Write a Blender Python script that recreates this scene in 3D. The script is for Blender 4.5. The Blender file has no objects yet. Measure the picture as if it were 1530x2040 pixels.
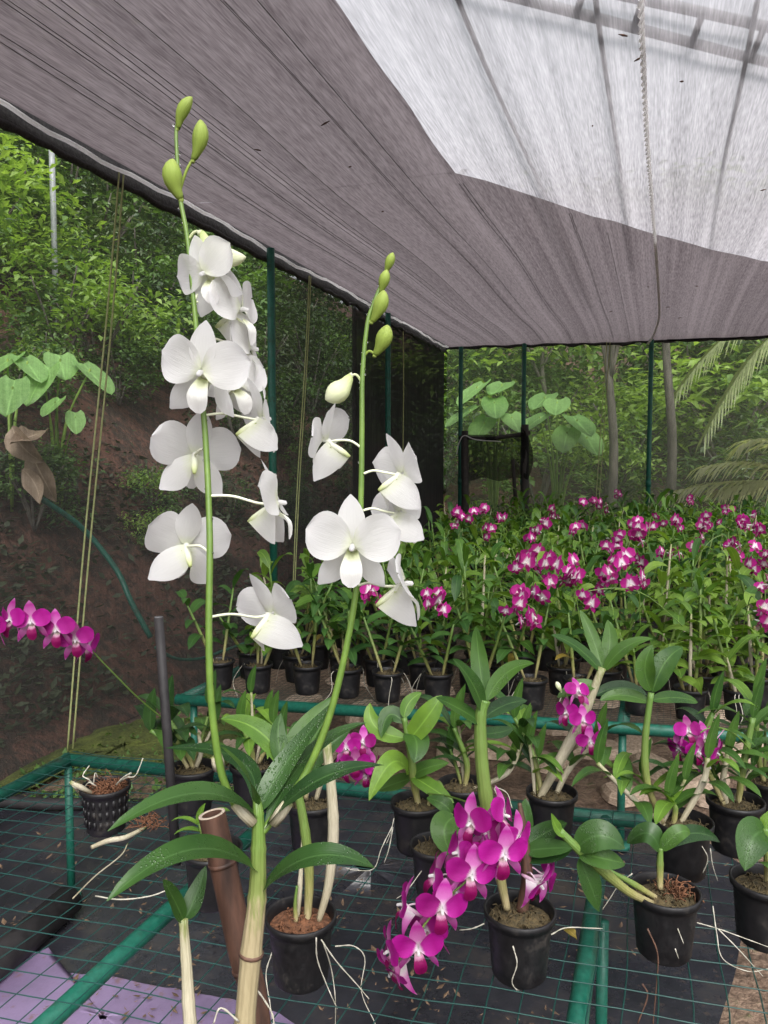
import bpy, math, random
from mathutils import Vector, Matrix, noise as mnoise

R = math.radians
C = bpy.context.scene.collection
sc = bpy.context.scene

# ------------------------------------------------------------------ camera
F = 1532.0                      # focal length in pixels of the 1530 x 2040 photograph
EYE = 1.30                      # eye above the ground
cam_d = bpy.data.cameras.new('camera'); cam = bpy.data.objects.new('camera', cam_d); C.objects.link(cam)
cam.location = (0, 0, EYE)
cam.rotation_euler = (R(90 - 3.73), 0, R(19.5))
cam_d.sensor_fit = 'HORIZONTAL'; cam_d.sensor_width = 36; cam_d.lens = 36 * F / 1530
cam_d.clip_start = .05; cam_d.clip_end = 900
sc.camera = cam
# ------------------------------------------------------------------ world, sun, exposure
world = bpy.data.worlds.new('World'); sc.world = world; world.use_nodes = True
wn = world.node_tree; wn.nodes.clear()
SUN_EL, SUN_AZ = R(50), R(150)
sky = wn.nodes.new('ShaderNodeTexSky'); sky.sky_type = 'NISHITA'; sky.sun_disc = False
sky.sun_elevation = SUN_EL; sky.sun_rotation = SUN_AZ; sky.air_density = 1.0; sky.dust_density = 6.0; sky.ozone_density = 1.0
hs = wn.nodes.new('ShaderNodeHueSaturation'); hs.inputs['Saturation'].default_value = .16
bgn = wn.nodes.new('ShaderNodeBackground'); bgn.inputs['Strength'].default_value = .15
wo = wn.nodes.new('ShaderNodeOutputWorld')
wn.links.new(sky.outputs[0], hs.inputs['Color']); wn.links.new(hs.outputs[0], bgn.inputs['Color']); wn.links.new(bgn.outputs[0], wo.inputs[0])
sd = bpy.data.lights.new('sun', 'SUN'); sd.energy = .5; sd.angle = R(40); sd.color = (1, .97, .93)
sun = bpy.data.objects.new('sun', sd); C.objects.link(sun)
sun.rotation_euler = (math.pi / 2 - SUN_EL, 0, math.pi - SUN_AZ)
sc.view_settings.view_transform = 'Standard'; sc.view_settings.look = 'None'
sc.view_settings.gamma = 1; sc.view_settings.use_curve_mapping = False
sc.view_settings.exposure = 1.28
try:
    cy = sc.cycles
    cy.use_denoising = True; cy.max_bounces = 8; cy.diffuse_bounces = 4; cy.glossy_bounces = 3
    cy.transmission_bounces = 4; cy.transparent_max_bounces = 20; cy.caustics_reflective = False; cy.caustics_refractive = False
    cy.sample_clamp_indirect = 6
except Exception:
    pass

RC = cam.rotation_euler.to_matrix(); CX, CY, CZ = RC.col[0].copy(), RC.col[1].copy(), RC.col[2].copy()   # right, up, back
CP = Vector((0, 0, EYE))
def ray(px, py): return RC @ Vector(((px - 765) / F, -(py - 1020) / F, -1))
def W(px, py, d): return CP + ray(px, py) * d                  # a point d metres deep
def onz(px, py, z):                                            # where a sight line meets a level
    r = ray(px, py); return CP + r * ((z - EYE) / r.z)
def onx(px, py, x):
    r = ray(px, py); return CP + r * (x / r.x)
def ony(px, py, y):
    r = ray(px, py); return CP + r * (y / r.y)
def depth(p): return -(Vector(p) - CP).dot(CZ)
def proj(p):
    q = Vector(p) - CP; d = -q.dot(CZ)
    if d < .05: return None
    return 765 + F * q.dot(CX) / d, 1020 - F * q.dot(CY) / d, d

# ------------------------------------------------------------------ materials
def newmat(name):
    m = bpy.data.materials.new(name); m.use_nodes = True; n = m.node_tree; n.nodes.clear()
    o = n.nodes.new('ShaderNodeOutputMaterial'); return m, n, o
def nd(n, t, **kw):
    x = n.nodes.new(t)
    for k, v in kw.items():
        if k in x.inputs.keys(): x.inputs[k].default_value = v
        else: setattr(x, k, v)
    return x
def coords(n, scale=(1, 1, 1), kind='Object', rot=(0, 0, 0)):
    tc = nd(n, 'ShaderNodeTexCoord'); mp = nd(n, 'ShaderNodeMapping')
    mp.inputs['Scale'].default_value = scale; mp.inputs['Rotation'].default_value = rot
    n.links.new(tc.outputs[kind], mp.inputs['Vector']); return mp.outputs[0]
def ramp(n, src, stops):
    r = nd(n, 'ShaderNodeValToRGB'); e = r.color_ramp.elements
    while len(e) < len(stops): e.new(.5)
    for i, (p, c) in enumerate(stops): e[i].position = p; e[i].color = (*c, 1) if len(c) == 3 else c
    n.links.new(src, r.inputs[0]); return r.outputs[0]
def noise(n, vec, scale, detail=4, rough=.6):
    t = nd(n, 'ShaderNodeTexNoise'); t.inputs['Scale'].default_value = scale; t.inputs['Detail'].default_value = detail; t.inputs['Roughness'].default_value = rough
    if vec is not None: n.links.new(vec, t.inputs['Vector'])
    return t.outputs['Fac']
def mapr(n, src, a, b, c, d):
    m = nd(n, 'ShaderNodeMapRange'); n.links.new(src, m.inputs[0])
    for i, v in enumerate((a, b, c, d)): m.inputs[i + 1].default_value = v
    return m.outputs[0]
def mixc(n, fac, a, b, mode='MIX'):
    m = nd(n, 'ShaderNodeMix', data_type='RGBA', blend_type=mode)
    for s, v in ((m.inputs[0], fac), (m.inputs[6], a), (m.inputs[7], b)):
        if isinstance(v, (int, float)): s.default_value = v
        elif isinstance(v, tuple): s.default_value = (*v, 1)
        else: n.links.new(v, s)
    return m.outputs[2]
def bump(n, src, strength, dist=.002):
    b = nd(n, 'ShaderNodeBump'); b.inputs['Strength'].default_value = strength; b.inputs['Distance'].default_value = dist
    n.links.new(src, b.inputs['Height']); return b.outputs[0]
def princ(n, o, col, rough=.5, normal=None, spec=.5):
    p = nd(n, 'ShaderNodeBsdfPrincipled')
    if isinstance(col, tuple): p.inputs['Base Color'].default_value = (*col, 1)
    else: n.links.new(col, p.inputs['Base Color'])
    if isinstance(rough, (int, float)): p.inputs['Roughness'].default_value = rough
    else: n.links.new(rough, p.inputs['Roughness'])
    p.inputs['Specular IOR Level'].default_value = spec
    if normal is not None: n.links.new(normal, p.inputs['Normal'])
    if o is not None: n.links.new(p.outputs[0], o.inputs[0])
    return p
def simple(name, c1, c2, scale=30, rough=.5, bs=.3, bd=.002, stretch=(1, 1, 1), spec=.5):
    m, n, o = newmat(name); v = coords(n, stretch); f = noise(n, v, scale, 5)
    c = ramp(n, f, [(.3, c1), (.7, c2)]); princ(n, o, c, rough, bump(n, f, bs, bd), spec); return m

def leafmat(name, dark, light, rough=.35, trans=.25, drops=True, vein=True, spec=.5):
    m, n, o = newmat(name)
    oi = nd(n, 'ShaderNodeObjectInfo'); v = coords(n, (1, 1, 1))
    f = noise(n, v, 14, 3); rnd = mapr(n, oi.outputs['Random'], 0, 1, -.22, .22)
    a = nd(n, 'ShaderNodeMath', operation='ADD'); n.links.new(f, a.inputs[0]); n.links.new(rnd, a.inputs[1])
    c = ramp(n, a.outputs[0], [(.25, dark), (.75, light)])
    nrm = None
    if vein:
        uv = coords(n, (1, 1, 1), 'UV'); sx = nd(n, 'ShaderNodeSeparateXYZ'); n.links.new(uv, sx.inputs[0])
        d = nd(n, 'ShaderNodeMath', operation='SUBTRACT'); n.links.new(sx.outputs[0], d.inputs[0]); d.inputs[1].default_value = .5
        ab = nd(n, 'ShaderNodeMath', operation='ABSOLUTE'); n.links.new(d.outputs[0], ab.inputs[0])
        mv = mapr(n, ab.outputs[0], .0, .05, .45, 0)
        c = mixc(n, mv, c, tuple(min(1, x * 1.7 + .02) for x in light))
        wv = nd(n, 'ShaderNodeMath', operation='SINE'); mu = nd(n, 'ShaderNodeMath', operation='MULTIPLY'); n.links.new(sx.outputs[0], mu.inputs[0]); mu.inputs[1].default_value = 70
        n.links.new(mu.outputs[0], wv.inputs[0]); nrm = bump(n, wv.outputs[0], .06, .0005)
    r = rough
    if drops:
        vo = nd(n, 'ShaderNodeTexVoronoi'); vo.inputs['Scale'].default_value = 430; n.links.new(v, vo.inputs['Vector'])
        nz = noise(n, v, 45, 2); msk = mapr(n, nz, .45, .6, 0, 1)
        dr = mapr(n, vo.outputs['Distance'], .0, .45, 1, 0)
        mm = nd(n, 'ShaderNodeMath', operation='MULTIPLY'); n.links.new(dr, mm.inputs[0]); n.links.new(msk, mm.inputs[1])
        b = nd(n, 'ShaderNodeBump'); b.inputs['Strength'].default_value = .8; b.inputs['Distance'].default_value = .0011
        n.links.new(mm.outputs[0], b.inputs['Height'])
        if nrm is not None: n.links.new(nrm, b.inputs['Normal'])
        nrm = b.outputs[0]; r = mapr(n, mm.outputs[0], 0, .5, rough, .08)
    if drops: c = mixc(n, mapr(n, mm.outputs[0], .45, .8, 0, .5), c, (.30, .36, .27))  # pale specks painted into the leaf colour for the drops' bright glints
    p = princ(n, None, c, r, nrm, spec)
    t = nd(n, 'ShaderNodeBsdfTranslucent'); tc = mixc(n, 1.0, c, (1.5, 1.6, .7), 'MULTIPLY'); n.links.new(tc, t.inputs[0])
    mx = nd(n, 'ShaderNodeMixShader'); mx.inputs[0].default_value = trans
    n.links.new(p.outputs[0], mx.inputs[1]); n.links.new(t.outputs[0], mx.inputs[2]); n.links.new(mx.outputs[0], o.inputs[0]); return m

def petalmat(name, stops, rough=.55, trans=.35, vary=False, edge=None):
    m, n, o = newmat(name); uv = coords(n, (1, 1, 1), 'UV'); sx = nd(n, 'ShaderNodeSeparateXYZ'); n.links.new(uv, sx.inputs[0])
    f = noise(n, coords(n, (14, 3, 1), 'UV'), 3, 3)
    a = nd(n, 'ShaderNodeMath', operation='ADD'); n.links.new(sx.outputs[1], a.inputs[0]); n.links.new(mapr(n, f, 0, 1, -.12, .12), a.inputs[1])
    c = ramp(n, a.outputs[0], stops)
    if edge:
        d = nd(n, 'ShaderNodeMath', operation='SUBTRACT'); n.links.new(sx.outputs[0], d.inputs[0]); d.inputs[1].default_value = .5
        ab = nd(n, 'ShaderNodeMath', operation='ABSOLUTE'); n.links.new(d.outputs[0], ab.inputs[0])
        c = mixc(n, mapr(n, ab.outputs[0], .0, .3, .75, 0), c, edge)
    vs = noise(n, coords(n, (30, 1.6, 1), 'UV'), 1.6, 3); oi = nd(n, 'ShaderNodeObjectInfo')
    c = mixc(n, 1.0, c, ramp(n, vs, [(.3, (.95, .95, .95)), (.6, (1, 1, 1))]), 'MULTIPLY')
    if vary: c = mixc(n, 1.0, c, ramp(n, oi.outputs['Random'], [(.0, (.62, .62, .56)), (.5, (.9, .9, .9)), (1, (1.12, 1.1, 1.15))]), 'MULTIPLY')
    p = princ(n, None, c, rough, bump(n, vs, .6, .0012), .16)
    t = nd(n, 'ShaderNodeBsdfTranslucent'); n.links.new(c, t.inputs[0])
    mx = nd(n, 'ShaderNodeMixShader'); mx.inputs[0].default_value = trans
    n.links.new(p.outputs[0], mx.inputs[1]); n.links.new(t.outputs[0], mx.inputs[2]); n.links.new(mx.outputs[0], o.inputs[0]); return m

def netmat(name, holes, thread, thread2, trans, stretch, scale, var=.15, fine=(1, 1, 1), fscale=300, fvar=.1, thick=0):
    """woven shade cloth: holes let light straight through, threads scatter it both ways"""
    m, n, o = newmat(name)
    f1 = noise(n, coords(n, stretch), scale, 6, .75); f2 = noise(n, coords(n, fine), fscale, 2, .5)
    h = nd(n, 'ShaderNodeMath', operation='ADD'); n.links.new(mapr(n, f1, .3, .7, -var, var), h.inputs[0]); n.links.new(mapr(n, f2, .3, .7, holes - fvar, holes + fvar), h.inputs[1]); h.use_clamp = True
    hole = h.outputs[0]
    if thick:                                                      # threads have thickness: holes narrow for slanting light
        lwt = nd(n, 'ShaderNodeLayerWeight'); lwt.inputs['Blend'].default_value = .5
        cs = nd(n, 'ShaderNodeMath', operation='SUBTRACT'); cs.inputs[0].default_value = 1.0; n.links.new(lwt.outputs['Facing'], cs.inputs[1])
        dv = nd(n, 'ShaderNodeMath', operation='DIVIDE'); dv.inputs[0].default_value = thick; n.links.new(cs.outputs[0], dv.inputs[1])
        om = nd(n, 'ShaderNodeMath', operation='SUBTRACT'); om.inputs[0].default_value = 1.0; om.use_clamp = True; n.links.new(dv.outputs[0], om.inputs[1])
        mh = nd(n, 'ShaderNodeMath', operation='MULTIPLY'); n.links.new(hole, mh.inputs[0]); n.links.new(om.outputs[0], mh.inputs[1]); hole = mh.outputs[0]
    fm = nd(n, 'ShaderNodeMix'); fm.inputs[0].default_value = .42; n.links.new(f1, fm.inputs[2]); n.links.new(f2, fm.inputs[3])
    c = ramp(n, fm.outputs[0], [(.36, thread), (.64, thread2)])
    df = nd(n, 'ShaderNodeBsdfDiffuse'); tl = nd(n, 'ShaderNodeBsdfTranslucent'); n.links.new(c, df.inputs[0]); n.links.new(c, tl.inputs[0])
    m1 = nd(n, 'ShaderNodeMixShader'); m1.inputs[0].default_value = trans; n.links.new(df.outputs[0], m1.inputs[1]); n.links.new(tl.outputs[0], m1.inputs[2])
    tr = nd(n, 'ShaderNodeBsdfTransparent'); m2 = nd(n, 'ShaderNodeMixShader')
    n.links.new(hole, m2.inputs[0]); n.links.new(m1.outputs[0], m2.inputs[1]); n.links.new(tr.outputs[0], m2.inputs[2]); n.links.new(m2.outputs[0], o.inputs[0]); return m

def canemat(name, stops, rough=.4):
    m, n, o = newmat(name); uv = coords(n, (1, 1, 1), 'UV'); sx = nd(n, 'ShaderNodeSeparateXYZ'); n.links.new(uv, sx.inputs[0])
    f = noise(n, coords(n, (8, 8, 1.5)), 30, 4)
    a = nd(n, 'ShaderNodeMath', operation='ADD'); n.links.new(sx.outputs[1], a.inputs[0]); n.links.new(mapr(n, f, .2, .8, -.09, .09), a.inputs[1])
    c = ramp(n, a.outputs[0], stops); c = mixc(n, mapr(n, f, .35, .75, .0, .35), c, (.12, .09, .04))
    g = nd(n, 'ShaderNodeMath', operation='SINE'); mu = nd(n, 'ShaderNodeMath', operation='MULTIPLY'); n.links.new(sx.outputs[0], mu.inputs[0]); mu.inputs[1].default_value = 75; n.links.new(mu.outputs[0], g.inputs[0])
    princ(n, o, c, rough, bump(n, g.outputs[0], .25, .0008), .4); return m

M = {}
M['leaf_dark'] = leafmat('leaf_dark', (.012, .038, .010), (.034, .082, .018), .36, .12, spec=.32)
M['leaf_mid'] = leafmat('leaf_mid', (.025, .07, .014), (.062, .135, .024), .40, .22, spec=.3)
M['leaf_lime'] = leafmat('leaf_lime', (.08, .17, .025), (.17, .30, .04), .40, .3, spec=.3)
M['leaf_far'] = leafmat('leaf_far', (.03, .085, .014), (.10, .20, .03), .45, .3, drops=False, spec=.25)
M['leaf_far2'] = leafmat('leaf_far2', (.06, .13, .02), (.16, .26, .04), .45, .3, drops=False, spec=.25)
M['leaf_far3'] = leafmat('leaf_far3', (.02, .06, .014), (.05, .12, .025), .45, .25, drops=False, spec=.25)
M['leaf_yellow'] = leafmat('leaf_yellow', (.22, .16, .03), (.34, .26, .06), .4, .3, drops=False)
M['bush_mid'] = leafmat('bush_mid', (.055, .12, .028), (.13, .23, .05), .5, .3, drops=False, vein=False)
M['bush_lime'] = leafmat('bush_lime', (.16, .27, .05), (.30, .43, .10), .5, .4, drops=False, vein=False)
M['bush_dark'] = leafmat('bush_dark', (.022, .05, .018), (.055, .10, .03), .5, .25, drops=False, vein=False)
M['bush_grey'] = leafmat('bush_grey', (.08, .12, .07), (.20, .25, .15), .4, .25, drops=False, vein=False)
M['taro'] = leafmat('taro', (.13, .27, .07), (.22, .40, .12), .42, .35, drops=False)
M['palm'] = leafmat('palm', (.20, .25, .10), (.36, .40, .20), .42, .3, drops=False, vein=False)
M['dry_leaf'] = leafmat('dry_leaf', (.16, .11, .07), (.36, .28, .20), .7, .1, drops=False)
M['weed'] = leafmat('weed', (.022, .035, .014), (.06, .075, .03), .6, .15, drops=False, vein=False)
M['spike_green'] = simple('spike_green', (.08, .15, .025), (.14, .23, .04), 60, .35, .2)
M['cane_main'] = canemat('cane_main', [(.50, (.33, .275, .165)), (.60, (.17, .22, .06)), (.75, (.12, .21, .04)), (1, (.10, .20, .035))])
M['cane_old'] = canemat('cane_old', [(.0, (.34, .30, .20)), (.5, (.46, .42, .32)), (.9, (.40, .37, .25)), (1, (.2, .24, .08))])
M['cane_green'] = canemat('cane_green', [(.0, (.36, .30, .17)), (.25, (.24, .24, .08)), (.5, (.13, .20, .045)), (1, (.09, .19, .035))])
M['pedicel_white'] = simple('pedicel_white', (.62, .66, .44), (.74, .76, .6), 40, .4)
M['mentum'] = petalmat('mentum', [(.0, (.82, .82, .76)), (.6, (.78, .80, .62)), (1, (.58, .65, .28))])
M['bud_green'] = petalmat('bud_green', [(.0, (.24, .32, .06)), (.6, (.30, .40, .08)), (1, (.36, .44, .12))], .4, .2)
M['bud_white'] = petalmat('bud_white', [(.0, (.50, .58, .24)), (.45, (.70, .75, .46)), (1, (.78, .80, .6))], .4, .25)
M['white'] = petalmat('white', [(.0, (.76, .79, .62)), (.2, (.80, .795, .78)), (1, (.83, .82, .835))], .6, .54)
M['white_lip'] = petalmat('white_lip', [(.0, (.60, .66, .32)), (.28, (.72, .75, .52)), (.5, (.81, .81, .77)), (1, (.84, .82, .83))])
M['mag'] = petalmat('mag', [(.03, (.82, .72, .79)), (.15, (.46, .03, .31)), (.6, (.33, .006, .20)), (1, (.40, .012, .26))], .5, .3, True)
M['mag_sepal'] = petalmat('mag_sepal', [(.08, (.82, .75, .79)), (.30, (.62, .20, .50)), (.8, (.40, .02, .27)), (1, (.55, .20, .46))], .5, .3, True)
M['mag_lip'] = petalmat('mag_lip', [(.1, (.78, .72, .6)), (.28, (.6, .3, .45)), (.42, (.20, .004, .08)), (1, (.15, .002, .055))], .45, .25)
M['mag_mentum'] = petalmat('mag_mentum', [(.0, (.8, .72, .76)), (1, (.62, .30, .5))])
M['mag_far'] = petalmat('mag_far', [(.2, (.86, .78, .82)), (.42, (.46, .03, .25)), (1, (.42, .012, .21))], .5, .3, True)
m, n, o = newmat('pot'); v = coords(n, (1, 1, 1)); f = noise(n, v, 26, 6, .7); g = noise(n, v, 90, 3)
c = ramp(n, g, [(.3, (.005, .005, .006)), (.7, (.012, .011, .012))]); k = mapr(n, f, 0.56, 0.7, 0, .8); c = mixc(n, k, c, (.045, .038, .032))
princ(n, o, c, mapr(n, f, .4, .7, 0.34, .8), bump(n, g, .25, .0008), .4); M['pot'] = m
M['coir'] = simple('coir', (.06, .025, .012), (.24, .10, .045), 160, .85, .9, .006)
M['moss_mix'] = simple('moss_mix', (.03, .025, .012), (.12, .085, .035), 140, .85, .9, .006)
M['root'] = simple('root', (.26, .25, .19), (.54, .51, .44), 45, .7)
M['root_brown'] = simple('root_brown', (.06, .03, .02), (.14, .07, .045), 70, .7)
m, n, o = newmat('green_pipe'); v = coords(n, (1, 1, 1)); f = noise(n, v, 14, 6, .7); g = noise(n, v, 90, 3)
c = ramp(n, g, [(.3, (.006, .075, .05)), (.7, (.014, .12, .082))]); k = mapr(n, f, 0.55, 0.69, 0, .8); c = mixc(n, k, c, (.035, .05, .032))
princ(n, o, c, mapr(n, f, .4, .7, 0.28, .8), bump(n, g, .25, .0008), .4); M['green_pipe'] = m
M['green_wire'] = simple('green_wire', (.004, .034, .029), (.010, .060, .051), 35, .35)
M['black_wire'] = simple('black_wire', (.012, .02, .015), (.03, .05, .04), 35, .5)
M['black_pipe'] = simple('black_pipe', (.012, .011, .012), (.032, .029, .030), 25, .6, .4, .002, spec=.3)
M['bamboo'] = simple('bamboo', (.022, .010, .007), (.13, .062, .040), 26, .6, .7, .002, (2.5, 2.5, .35))
M['bamboo_cut'] = simple('bamboo_cut', (.34, .27, .2), (.52, .44, .36), 80, .7)
M['string'] = simple('string', (.24, .27, .10), (.40, .42, .19), 60, .6)
M['rope'] = petalmat('rope', [(.2, (.88, .87, .87)), (.8, (.93, .92, .92))], .6, .72)
M['hem'] = simple('hem', (.010, .010, .011), (.05, .047, .048), 60, .8, .8, .01)
M['steel'] = simple('steel', (.07, .07, .075), (.13, .13, .135), 30, .6)
M['white_pipe'] = simple('white_pipe', (.22, .24, .24), (.34, .36, .36), 30, .5)
M['post_dark'] = simple('post_dark', (.014, .012, .010), (.035, .03, .026), 20, .8, .6)
M['trunk'] = simple('trunk', (.045, .04, .032), (.15, .135, .11), 9, .85, .8, .02, (2, 2, .5))
M['stone'] = simple('stone', (.27, .19, .135), (.66, .51, .385), 8, .6, .6, .008)
M['drop'] = None
m, n, o = newmat('drop'); p = princ(n, o, (1, 1, 1), .02, None, .5); p.inputs['Transmission Weight'].default_value = 1; p.inputs['IOR'].default_value = 1.33; M['drop'] = m
# woven cloths
M['net_roof'] = netmat('net_roof', 1.0, (.22, .21, .225), (.54, .52, .55), .56, (9, .08, 1), 1.3, .10, (20, 1.2, 1), 8, .20, thick=.29)
M['net_inner'] = netmat('net_inner', .045, (.105, .088, .094), (.245, .208, .218), .6, (10, .03, 1), 1.3, .03, (20, 1.6, 1), 8, .035)
M['net_wall'] = netmat('net_wall', .66, (.10, .10, .098), (.23, .23, .22), .55, (1, 26, .25), 2.0, .13, (1, 1, 1), 160, .06)
M['net_mid'] = netmat('net_mid', .30, (.045, .045, .045), (.11, .11, .107), .5, (1, 26, .25), 2.0, .10, (1, 1, 1), 160, .06)
M['net_black'] = netmat('net_black', .05, (.024, .023, .025), (.060, .058, .060), .3, (1, 20, .4), 2.0, .05, (1, 1, 1), 200, .03)
M['net_screen'] = netmat('net_screen', .26, (.010, .010, .010), (.03, .03, .03), .3, (20, 1, .4), 2.0, .09, (1, 1, 1), 200, .05)
# soil, mat, sheet
def soilmat(name, stops, sc1, wet=.6, bd=.05):
    m, n, o = newmat(name); v = coords(n); f = noise(n, v, sc1, 8, .7); g = noise(n, v, sc1 * 14, 5, .7)
    a = nd(n, 'ShaderNodeMath', operation='ADD'); n.links.new(f, a.inputs[0]); n.links.new(mapr(n, g, .3, .7, -.16, .16), a.inputs[1])
    princ(n, o, ramp(n, a.outputs[0], stops), wet, bump(n, a.outputs[0], .9, bd), .4); return m
M['soil'] = soilmat('soil', [(.3, (.07, .048, .034)), (.48, (.17, .11, .075)), (.62, (.32, .22, .155)), (.8, (.09, .10, .035))], 3.0, .6)
M['soil_dark'] = soilmat('soil_dark', [(.3, (.022, .016, .013)), (.5, (.055, .034, .025)), (.68, (.10, .058, .042)), (.8, (.04, .045, .02))], 2.6, .35)
M['bank'] = soilmat('bank', [(.3, (.02, .015, .011)), (.46, (.05, .03, .02)), (.58, (.125, .055, .036)), (.72, (.06, .042, .03))], 1.1, .8, .08)
M['moss'] = soilmat('moss', [(.3, (.035, .045, .012)), (.5, (.09, .11, .025)), (.7, (.16, .19, .04))], 7, .9, .03)
m, n, o = newmat('ground_cloth'); v = coords(n)
f = noise(n, v, 3.0, 8, .7); g = noise(n, v, 40, 4, .7)
c = ramp(n, f, [(.35, (.012, .012, .016)), (.52, (.026, .026, .033)), (.64, (.05, .044, .042)), (.78, (.10, .072, .055))])
c = mixc(n, mapr(n, g, .58, .7, 0, .5), c, (.09, .065, .05))
r_ = mapr(n, noise(n, v, 2.2, 4), .35, .65, .10, .42)
wv = nd(n, 'ShaderNodeTexChecker'); wv.inputs['Scale'].default_value = 330; n.links.new(v, wv.inputs['Vector'])
princ(n, o, c, r_, bump(n, noise(n, v, 18, 4), .35, .006), .5); M['cloth'] = m
m, n, o = newmat('purple_sheet'); v = coords(n); f = noise(n, v, 5, 7, .7); g = noise(n, v, 30, 4)
c = ramp(n, f, [(.3, (.15, .11, .19)), (.6, (.225, .165, .285)), (.8, (.18, .135, .21))]); c = mixc(n, mapr(n, g, .6, .7, 0, .8), c, (.17, .10, .10))
princ(n, o, c, .3, bump(n, f, .4, .01), .5); M['purple'] = m

# ------------------------------------------------------------------ mesh building
class B:
    def __init__(s): s.v = []; s.f = []; s.uv = []; s.mi = []
    def add(s, vs, fs, uvs=None, m=0, mat=None):
        k = len(s.v)
        for p in vs: s.v.append(mat @ Vector(p) if mat is not None else Vector(p))
        s.uv += list(uvs) if uvs else [(0, 0)] * len(vs)
        for q in fs: s.f.append([k + i for i in q]); s.mi.append(m)
    def grid(s, rows, uvs=None, m=0, mat=None, close=False):
        a, b = len(rows), len(rows[0]); vs = [p for r in rows for p in r]; fs = []
        for i in range(a - 1):
            for j in range(b if close else b - 1):
                j2 = (j + 1) % b; fs.append((i * b + j, i * b + j2, (i + 1) * b + j2, (i + 1) * b + j))
        if uvs is None: uvs = [(j / max(1, b - 1), i / max(1, a - 1)) for i in range(a) for j in range(b)]
        s.add(vs, fs, uvs, m, mat)
    def tube(s, path, rad, nn=8, m=0, caps=True, mat=None):
        path = [Vector(p) for p in path]; L = len(path)
        if not hasattr(rad, '__len__'): rad = [rad] * L
        t0 = (path[1] - path[0]).normalized(); ref = Vector((0, 0, 1)) if abs(t0.z) < .9 else Vector((1, 0, 0))
        u = t0.cross(ref).normalized(); rows = []
        for i, p in enumerate(path):
            t = (path[min(i + 1, L - 1)] - path[max(i - 1, 0)])
            t = t.normalized() if t.length > 1e-9 else t0
            u = (u - t * u.dot(t)); u = u.normalized() if u.length > 1e-6 else t.orthogonal().normalized()
            w = t.cross(u)
            rows.append([p + (u * math.cos(6.2832 * k / nn) + w * math.sin(6.2832 * k / nn)) * rad[i] for k in range(nn)])
        k0 = len(s.v); uvs = [(k / nn, i / (L - 1)) for i in range(L) for k in range(nn)]
        s.grid(rows, uvs, m, mat, True)
        if caps:
            s.f.append([k0 + k for k in range(nn)][::-1]); s.mi.append(m); s.f.append([k0 + (L - 1) * nn + k for k in range(nn)]); s.mi.append(m)
    def box(s, lo, hi, m=0, mat=None):
        x0, y0, z0 = lo; x1, y1, z1 = hi
        s.add([(x0, y0, z0), (x1, y0, z0), (x1, y1, z0), (x0, y1, z0), (x0, y0, z1), (x1, y0, z1), (x1, y1, z1), (x0, y1, z1)],
              [(0, 3, 2, 1), (4, 5, 6, 7), (0, 1, 5, 4), (1, 2, 6, 5), (2, 3, 7, 6), (3, 0, 4, 7)], None, m, mat)
    def lathe(s, prof, nn=24, m=0, mat=None):
        rows = [[(r * math.cos(6.2832 * k / nn), r * math.sin(6.2832 * k / nn), z) for k in range(nn)] for r, z in prof]
        s.grid(rows, [(k / nn, i / (len(prof) - 1)) for i in range(len(prof)) for k in range(nn)], m, mat, True)
    def mesh(s, name, mats, smooth=True):
        me = bpy.data.meshes.new(name); me.from_pydata([tuple(p) for p in s.v], [], s.f)
        for mm in (mats if isinstance(mats, (list, tuple)) else [mats]): me.materials.append(mm)
        uvl = me.uv_layers.new(name='UVMap'); li = [0] * len(me.loops); me.loops.foreach_get('vertex_index', li)
        flat = [c for i in li for c in s.uv[i]]; uvl.data.foreach_set('uv', flat)
        me.polygons.foreach_set('material_index', s.mi); me.polygons.foreach_set('use_smooth', [smooth] * len(me.polygons)); me.update(); return me
    def obj(s, name, mats, parent=None, loc=None, smooth=True):
        if parent is not None and loc is None:                      # built in world space, hung on a thing
            off = parent_origin(parent); s.v = [p - off for p in s.v]
        return link(name, s.mesh(name, mats, smooth), parent, Matrix.Translation(loc) if loc is not None else None)
def parent_origin(p):
    o = Vector(p.location)
    while p.parent: p = p.parent; o += Vector(p.location)
    return o
def link(name, me, parent=None, mtx=None):
    o = bpy.data.objects.new(name, me); C.objects.link(o)
    if parent is not None: o.parent = parent
    if mtx is not None: o.matrix_basis = mtx
    return o
def tag(o, label=None, cat=None, group=None, kind=None):
    if label: o['label'] = label
    if cat: o['category'] = cat
    if group: o['group'] = group
    if kind: o['kind'] = kind
    return o
def thing(name, loc, label, cat, group=None):
    o = bpy.data.objects.new(name, None); C.objects.link(o); o.location = loc; o.empty_display_size = .05
    return tag(o, label, cat, group)
def bez(a, b, c, n):                                               # a curve through the middle point b
    a, b, c = Vector(a), Vector(b), Vector(c); k = 2 * b - .5 * (a + c)
    return [a * (1 - t) ** 2 + k * 2 * t * (1 - t) + c * t * t for t in [i / n for i in range(n + 1)]]
def spline(pts, n=6):                                              # Catmull-Rom
    P = [Vector(p) for p in pts]; P = [2 * P[0] - P[1]] + P + [2 * P[-1] - P[-2]]; out = []
    for i in range(1, len(P) - 2):
        for k in range(n):
            t = k / n; a, b, c, d = P[i - 1:i + 3]
            out.append(.5 * ((2 * b) + (c - a) * t + (2 * a - 5 * b + 4 * c - d) * t * t + (3 * b - a - 3 * c + d) * t ** 3))
    return out + [P[-2]]
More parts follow.
